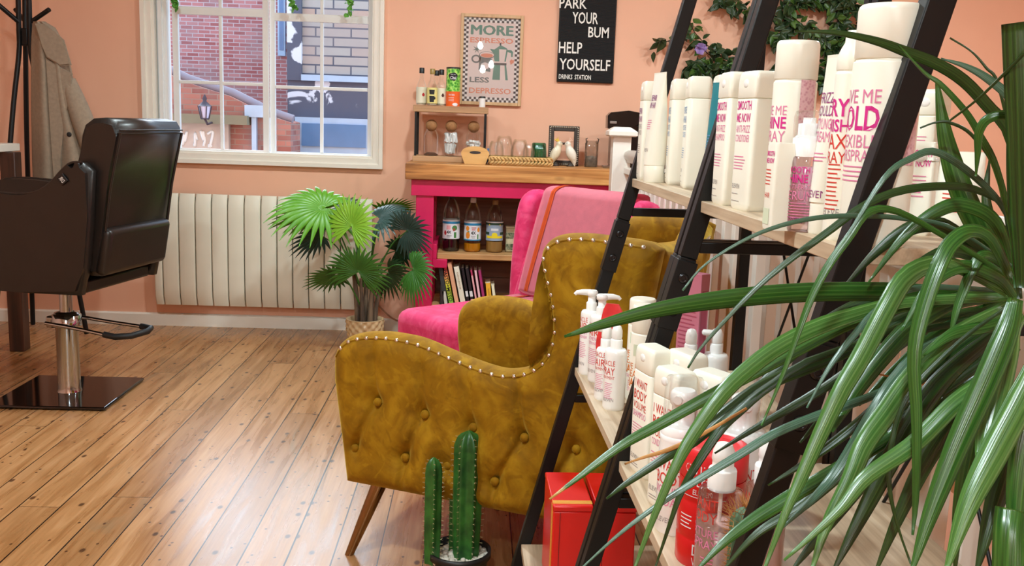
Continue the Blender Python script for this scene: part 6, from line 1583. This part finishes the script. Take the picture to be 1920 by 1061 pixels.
LV = [
 ([(1058, 631), (1130, 608), (1230, 582), (1350, 563), (1500, 550), (1650, 548), (1780, 552), (1895, 566)], 37, .74, .70, 'm'),
 ([(1030, 936), (1089, 892), (1164, 836), (1242, 792), (1351, 731), (1474, 667), (1600, 604), (1740, 566), (1890, 556)], 24, .72, .66, 't'),
 ([(1137, 935), (1178, 904), (1260, 850), (1300, 826), (1368, 768), (1440, 718), (1560, 670), (1700, 610), (1890, 570)], 26, .74, .68, 'd'),
 ([(1186, 1075), (1225, 972), (1266, 877), (1300, 816), (1351, 744), (1399, 696), (1460, 650), (1530, 614), (1610, 587), (1700, 566), (1890, 556)], 32, .70, .62, 'l'),
 ([(1080, 1075), (1164, 999), (1242, 941), (1317, 894), (1385, 853), (1453, 812), (1540, 776), (1640, 740), (1760, 680), (1890, 620)], 17, .68, .64, 'b'),
 ([(1225, 1075), (1256, 982), (1276, 925), (1300, 880), (1328, 836), (1355, 799), (1385, 771), (1440, 726), (1560, 660), (1890, 585)], 19, .72, .68, 'd'),
 ([(1300, 1075), (1351, 1023), (1402, 982), (1470, 938), (1560, 885), (1700, 800), (1890, 670)], 28, .66, .62, 'm'),
 ([(1430, 1075), (1471, 967), (1500, 903), (1535, 824), (1578, 734), (1617, 667), (1664, 577), (1700, 520), (1750, 495), (1810, 505), (1890, 548)], 38, .66, .58, 'l'),
 ([(1520, 1075), (1550, 985), (1593, 903), (1622, 834), (1665, 773), (1711, 709), (1790, 630), (1890, 575)], 42, .64, .58, 'l'),
 ([(1470, 1050), (1571, 960), (1625, 895), (1715, 831), (1787, 759), (1851, 709), (1905, 650)], 34, .60, .56, 'l'),
 ([(1464, 992), (1521, 938), (1571, 881), (1643, 763), (1679, 709), (1740, 650), (1890, 585)], 25, .68, .62, 'b'),
 ([(1711, 1003), (1717, 931), (1719, 788), (1714, 667), (1732, 577), (1761, 495), (1786, 452), (1822, 432), (1860, 450), (1895, 520)], 30, .62, .56, 'm'),
 ([(1708, 1057), (1683, 985), (1668, 913), (1672, 831), (1705, 740), (1800, 640), (1895, 570)], 10, .62, .58, 'd'),
 ([(1708, 1075), (1744, 967), (1794, 842), (1851, 716), (1890, 620), (1905, 560)], 48, .56, .52, 'm'),
 ([(1772, 1075), (1815, 949), (1869, 842), (1925, 734), (1960, 640)], 54, .54, .50, 'l'),
 ([(1838, 880), (1845, 840), (1862, 760), (1880, 680), (1893, 620), (1915, 588)], 52, .60, .54, 'l'),
 ([(1489, 59), (1566, 61), (1640, 76), (1697, 96), (1762, 122), (1810, 153), (1852, 198), (1895, 255), (1918, 400), (1915, 520)], 22, .68, .66, 'd'),
 ([(1764, 110), (1810, 124), (1852, 147), (1895, 184), (1930, 240), (1945, 400)], 16, .70, .72, 'b'),
 ([(1781, 71), (1821, 96), (1849, 127), (1872, 160), (1900, 300), (1910, 500)], 5, .74, .76, 'd'),
 ([(1781, 226), (1835, 184), (1897, 124), (1960, 60)], 5, .56, .62, 'd'),
 ([(1756, 150), (1775, 264), (1803, 358), (1841, 439), (1895, 530)], 42, .74, .76, 'm'),
 ([(1685, 85), (1733, 136), (1764, 158), (1810, 209), (1838, 255), (1866, 310), (1895, 420), (1905, 540)], 12, .64, .66, 'm'),
 ([(1725, 240), (1753, 230), (1781, 230), (1824, 255), (1870, 330), (1900, 500)], 6, .72, .74, 'd'),
 ([(1830, 330), (1833, 290), (1836, 246), (1856, 221), (1900, 220), (1950, 280)], 17, .60, .62, 'm'),
 ([(1550, 515), (1600, 425), (1661, 330), (1708, 297), (1756, 285), (1826, 330), (1887, 400), (1910, 500)], 13, .66, .62, 'b'),
 ([(1290, 690), (1320, 645), (1410, 548), (1481, 487), (1553, 434), (1617, 387), (1685, 358), (1765, 349), (1831, 356), (1895, 400), (1915, 520)], 15, .70, .66, 'd'),
 ([(1280, 545), (1320, 498), (1392, 452), (1463, 423), (1542, 407), (1625, 405), (1696, 410), (1786, 427), (1900, 500)], 9, .66, .64, 'b'),
 ([(1580, 540), (1643, 473), (1696, 434), (1740, 421), (1790, 434), (1895, 520)], 28, .74, .74, 'd'),
 ([(1628, 530), (1690, 450), (1750, 400), (1805, 384), (1870, 420), (1905, 530)], 26, .72, .72, 'm'),
 ([(1428, 798), (1455, 735), (1480, 670), (1505, 600), (1525, 550), (1555, 495), (1592, 445), (1625, 400), (1670, 393), (1740, 425), (1895, 520)], 15, .64, .60, 'm'),
 ([(1375, 770), (1430, 716), (1492, 660), (1553, 602), (1640, 560), (1750, 545), (1890, 552)], 24, .76, .74, 'd'),
 ([(1513, 765), (1553, 692), (1599, 631), (1650, 578), (1720, 540), (1890, 545)], 14, .70, .66, 'b'),
 ([(1560, 810), (1589, 760), (1643, 685), (1714, 609), (1790, 566), (1895, 555)], 36, .72, .68, 'm'),
 ([(1732, 667), (1786, 627), (1857, 610), (1910, 590)], 24, .64, .62, 'm'),
 ([(1722, 722), (1786, 663), (1854, 613), (1910, 580)], 32, .68, .66, 'd'),
 ([(1855, 300), (1850, 380), (1879, 470), (1910, 560)], 20, .76, .78, 'd'),
 ([(1900, 110), (1895, 260), (1900, 400), (1912, 560)], 16, .60, .62, 'd'),
 ([(1600, 870), (1660, 800), (1740, 740), (1830, 690), (1900, 640)], 26, .70, .70, 'd'),
 ([(1500, 830), (1580, 740), (1650, 670), (1740, 610), (1890, 570)], 30, .78, .78, 'd'),
 ([(1830, 1075), (1870, 930), (1915, 800), (1950, 700)], 46, .60, .56, 'd'),
 ([(1640, 1075), (1690, 960), (1745, 850), (1830, 730), (1900, 650)], 34, .62, .60, 'd'),
 ([(1350, 1075), (1420, 1000), (1500, 950), (1620, 850), (1760, 740), (1900, 640)], 24, .70, .68, 'd'),
 ([(1560, 1075), (1620, 960), (1690, 830), (1770, 710), (1900, 600)], 40, .66, .62, 'd'),
 ([(1480, 1075), (1540, 1000), (1620, 900), (1720, 780), (1890, 620)], 30, .74, .70, 'd'),
 ([(1900, 1075), (1915, 900), (1935, 760)], 50, .56, .54, 'm'),
 ([(1790, 1075), (1800, 950), (1830, 800), (1870, 680), (1905, 600)], 36, .62, .60, 'm'),
 ([(1610, 760), (1690, 690), (1780, 620), (1895, 560)], 34, .74, .72, 'm'),
 ([(1540, 690), (1640, 625), (1760, 570), (1895, 550)], 22, .76, .75, 'd'),
 ([(1440, 910), (1520, 860), (1600, 800), (1720, 700), (1890, 600)], 20, .76, .74, 'd'),
 ([(1340, 850), (1420, 800), (1540, 730), (1680, 640), (1890, 565)], 18, .77, .75, 'd'),
 ([(1650, 560), (1720, 500), (1800, 470), (1890, 520)], 26, .74, .72, 'd'),
 ([(1690, 620), (1740, 540), (1800, 500), (1870, 520), (1905, 560)], 26, .66, .64, 'm'),
 ([(1780, 640), (1800, 560), (1840, 480), (1890, 500)], 20, .66, .64, 'm'),
 ([(1860, 720), (1880, 640), (1905, 580)], 40, .58, .56, 'l'),
]
for a in LV: strap(a[0], a[1], a[2], a[3], a[4], .0)
strap([(1908, 42), (1912, 170), (1916, 300), (1920, 430), (1920, 540)], 50, .58, .58, 'd', 0, True)
strap([(1901, 955), (1897, 1000), (1894, 1085), (1890, 1180)], 64, .50, .52, 'm', 0, True)
strap([(1171, 870), (1205, 858), (1253, 843), (1320, 812), (1400, 765)], 8, .70, .69, 'x')
strap([(1640, 700), (1700, 712), (1800, 730), (1890, 700)], 5, .72, .72, 'x')
mb = MB(); mb.tube(smooth_curve([(0, 0, .36), (.0, .01, .7), (-.02, .03, .95), (-.03, .05, 1.10)], 14), [.022, .022, .021, .021, .020, .020, .019, .019, .018, .018, .017, .017, .016, .014], 12); mb.build('trunk', M_TRK, dr)
mb = MB(); mb.lathe([(.10, 0), (.135, .02), (.15, .36), (.16, .36), (.16, .39), (.145, .39), (.14, .34)], cap1=False, seg=40); mb.build('pot', mat('grey_planter', (120, 116, 112), .6), dr)
mb = MB(); mb.lathe([(.141, .345), (.002, .36)], cap0=False, seg=30); mb.build('soil', M_SOIL, dr)

# pendant bulbs hanging behind the camera, mirrored in the poster glass
for i, (x, y, z) in enumerate(((0.0, -2.2, 2.20), (.15, -2.0, 1.95), (.04, -1.9, 1.88))):
    pn = thing('pendant_bulb', ('pendant bulb hung highest behind the camera', 'pendant bulb hung low on the right behind the camera', 'pendant bulb hung lowest on the left behind the camera')[i], 'lamp', (x, y, z))
    mb = MB(); mb.lathe([(.012, .05), (.022, .03), (.032, .0), (.03, -.02), (.016, -.036), (.002, -.04)], seg=20); mb.build('bulb', mat('lit_bulb', (255, 232, 200), .4, emit=280), pn)
    mb = MB(); mb.lathe([(.014, .05), (.016, .09), (.006, .10)], seg=16); mb.build('socket', M_BLK, pn)
    mb = MB(); mb.tube([(0, 0, .09), (0, 0, ZC-z)], .003, 6); mb.build('cord', M_BLK, pn)
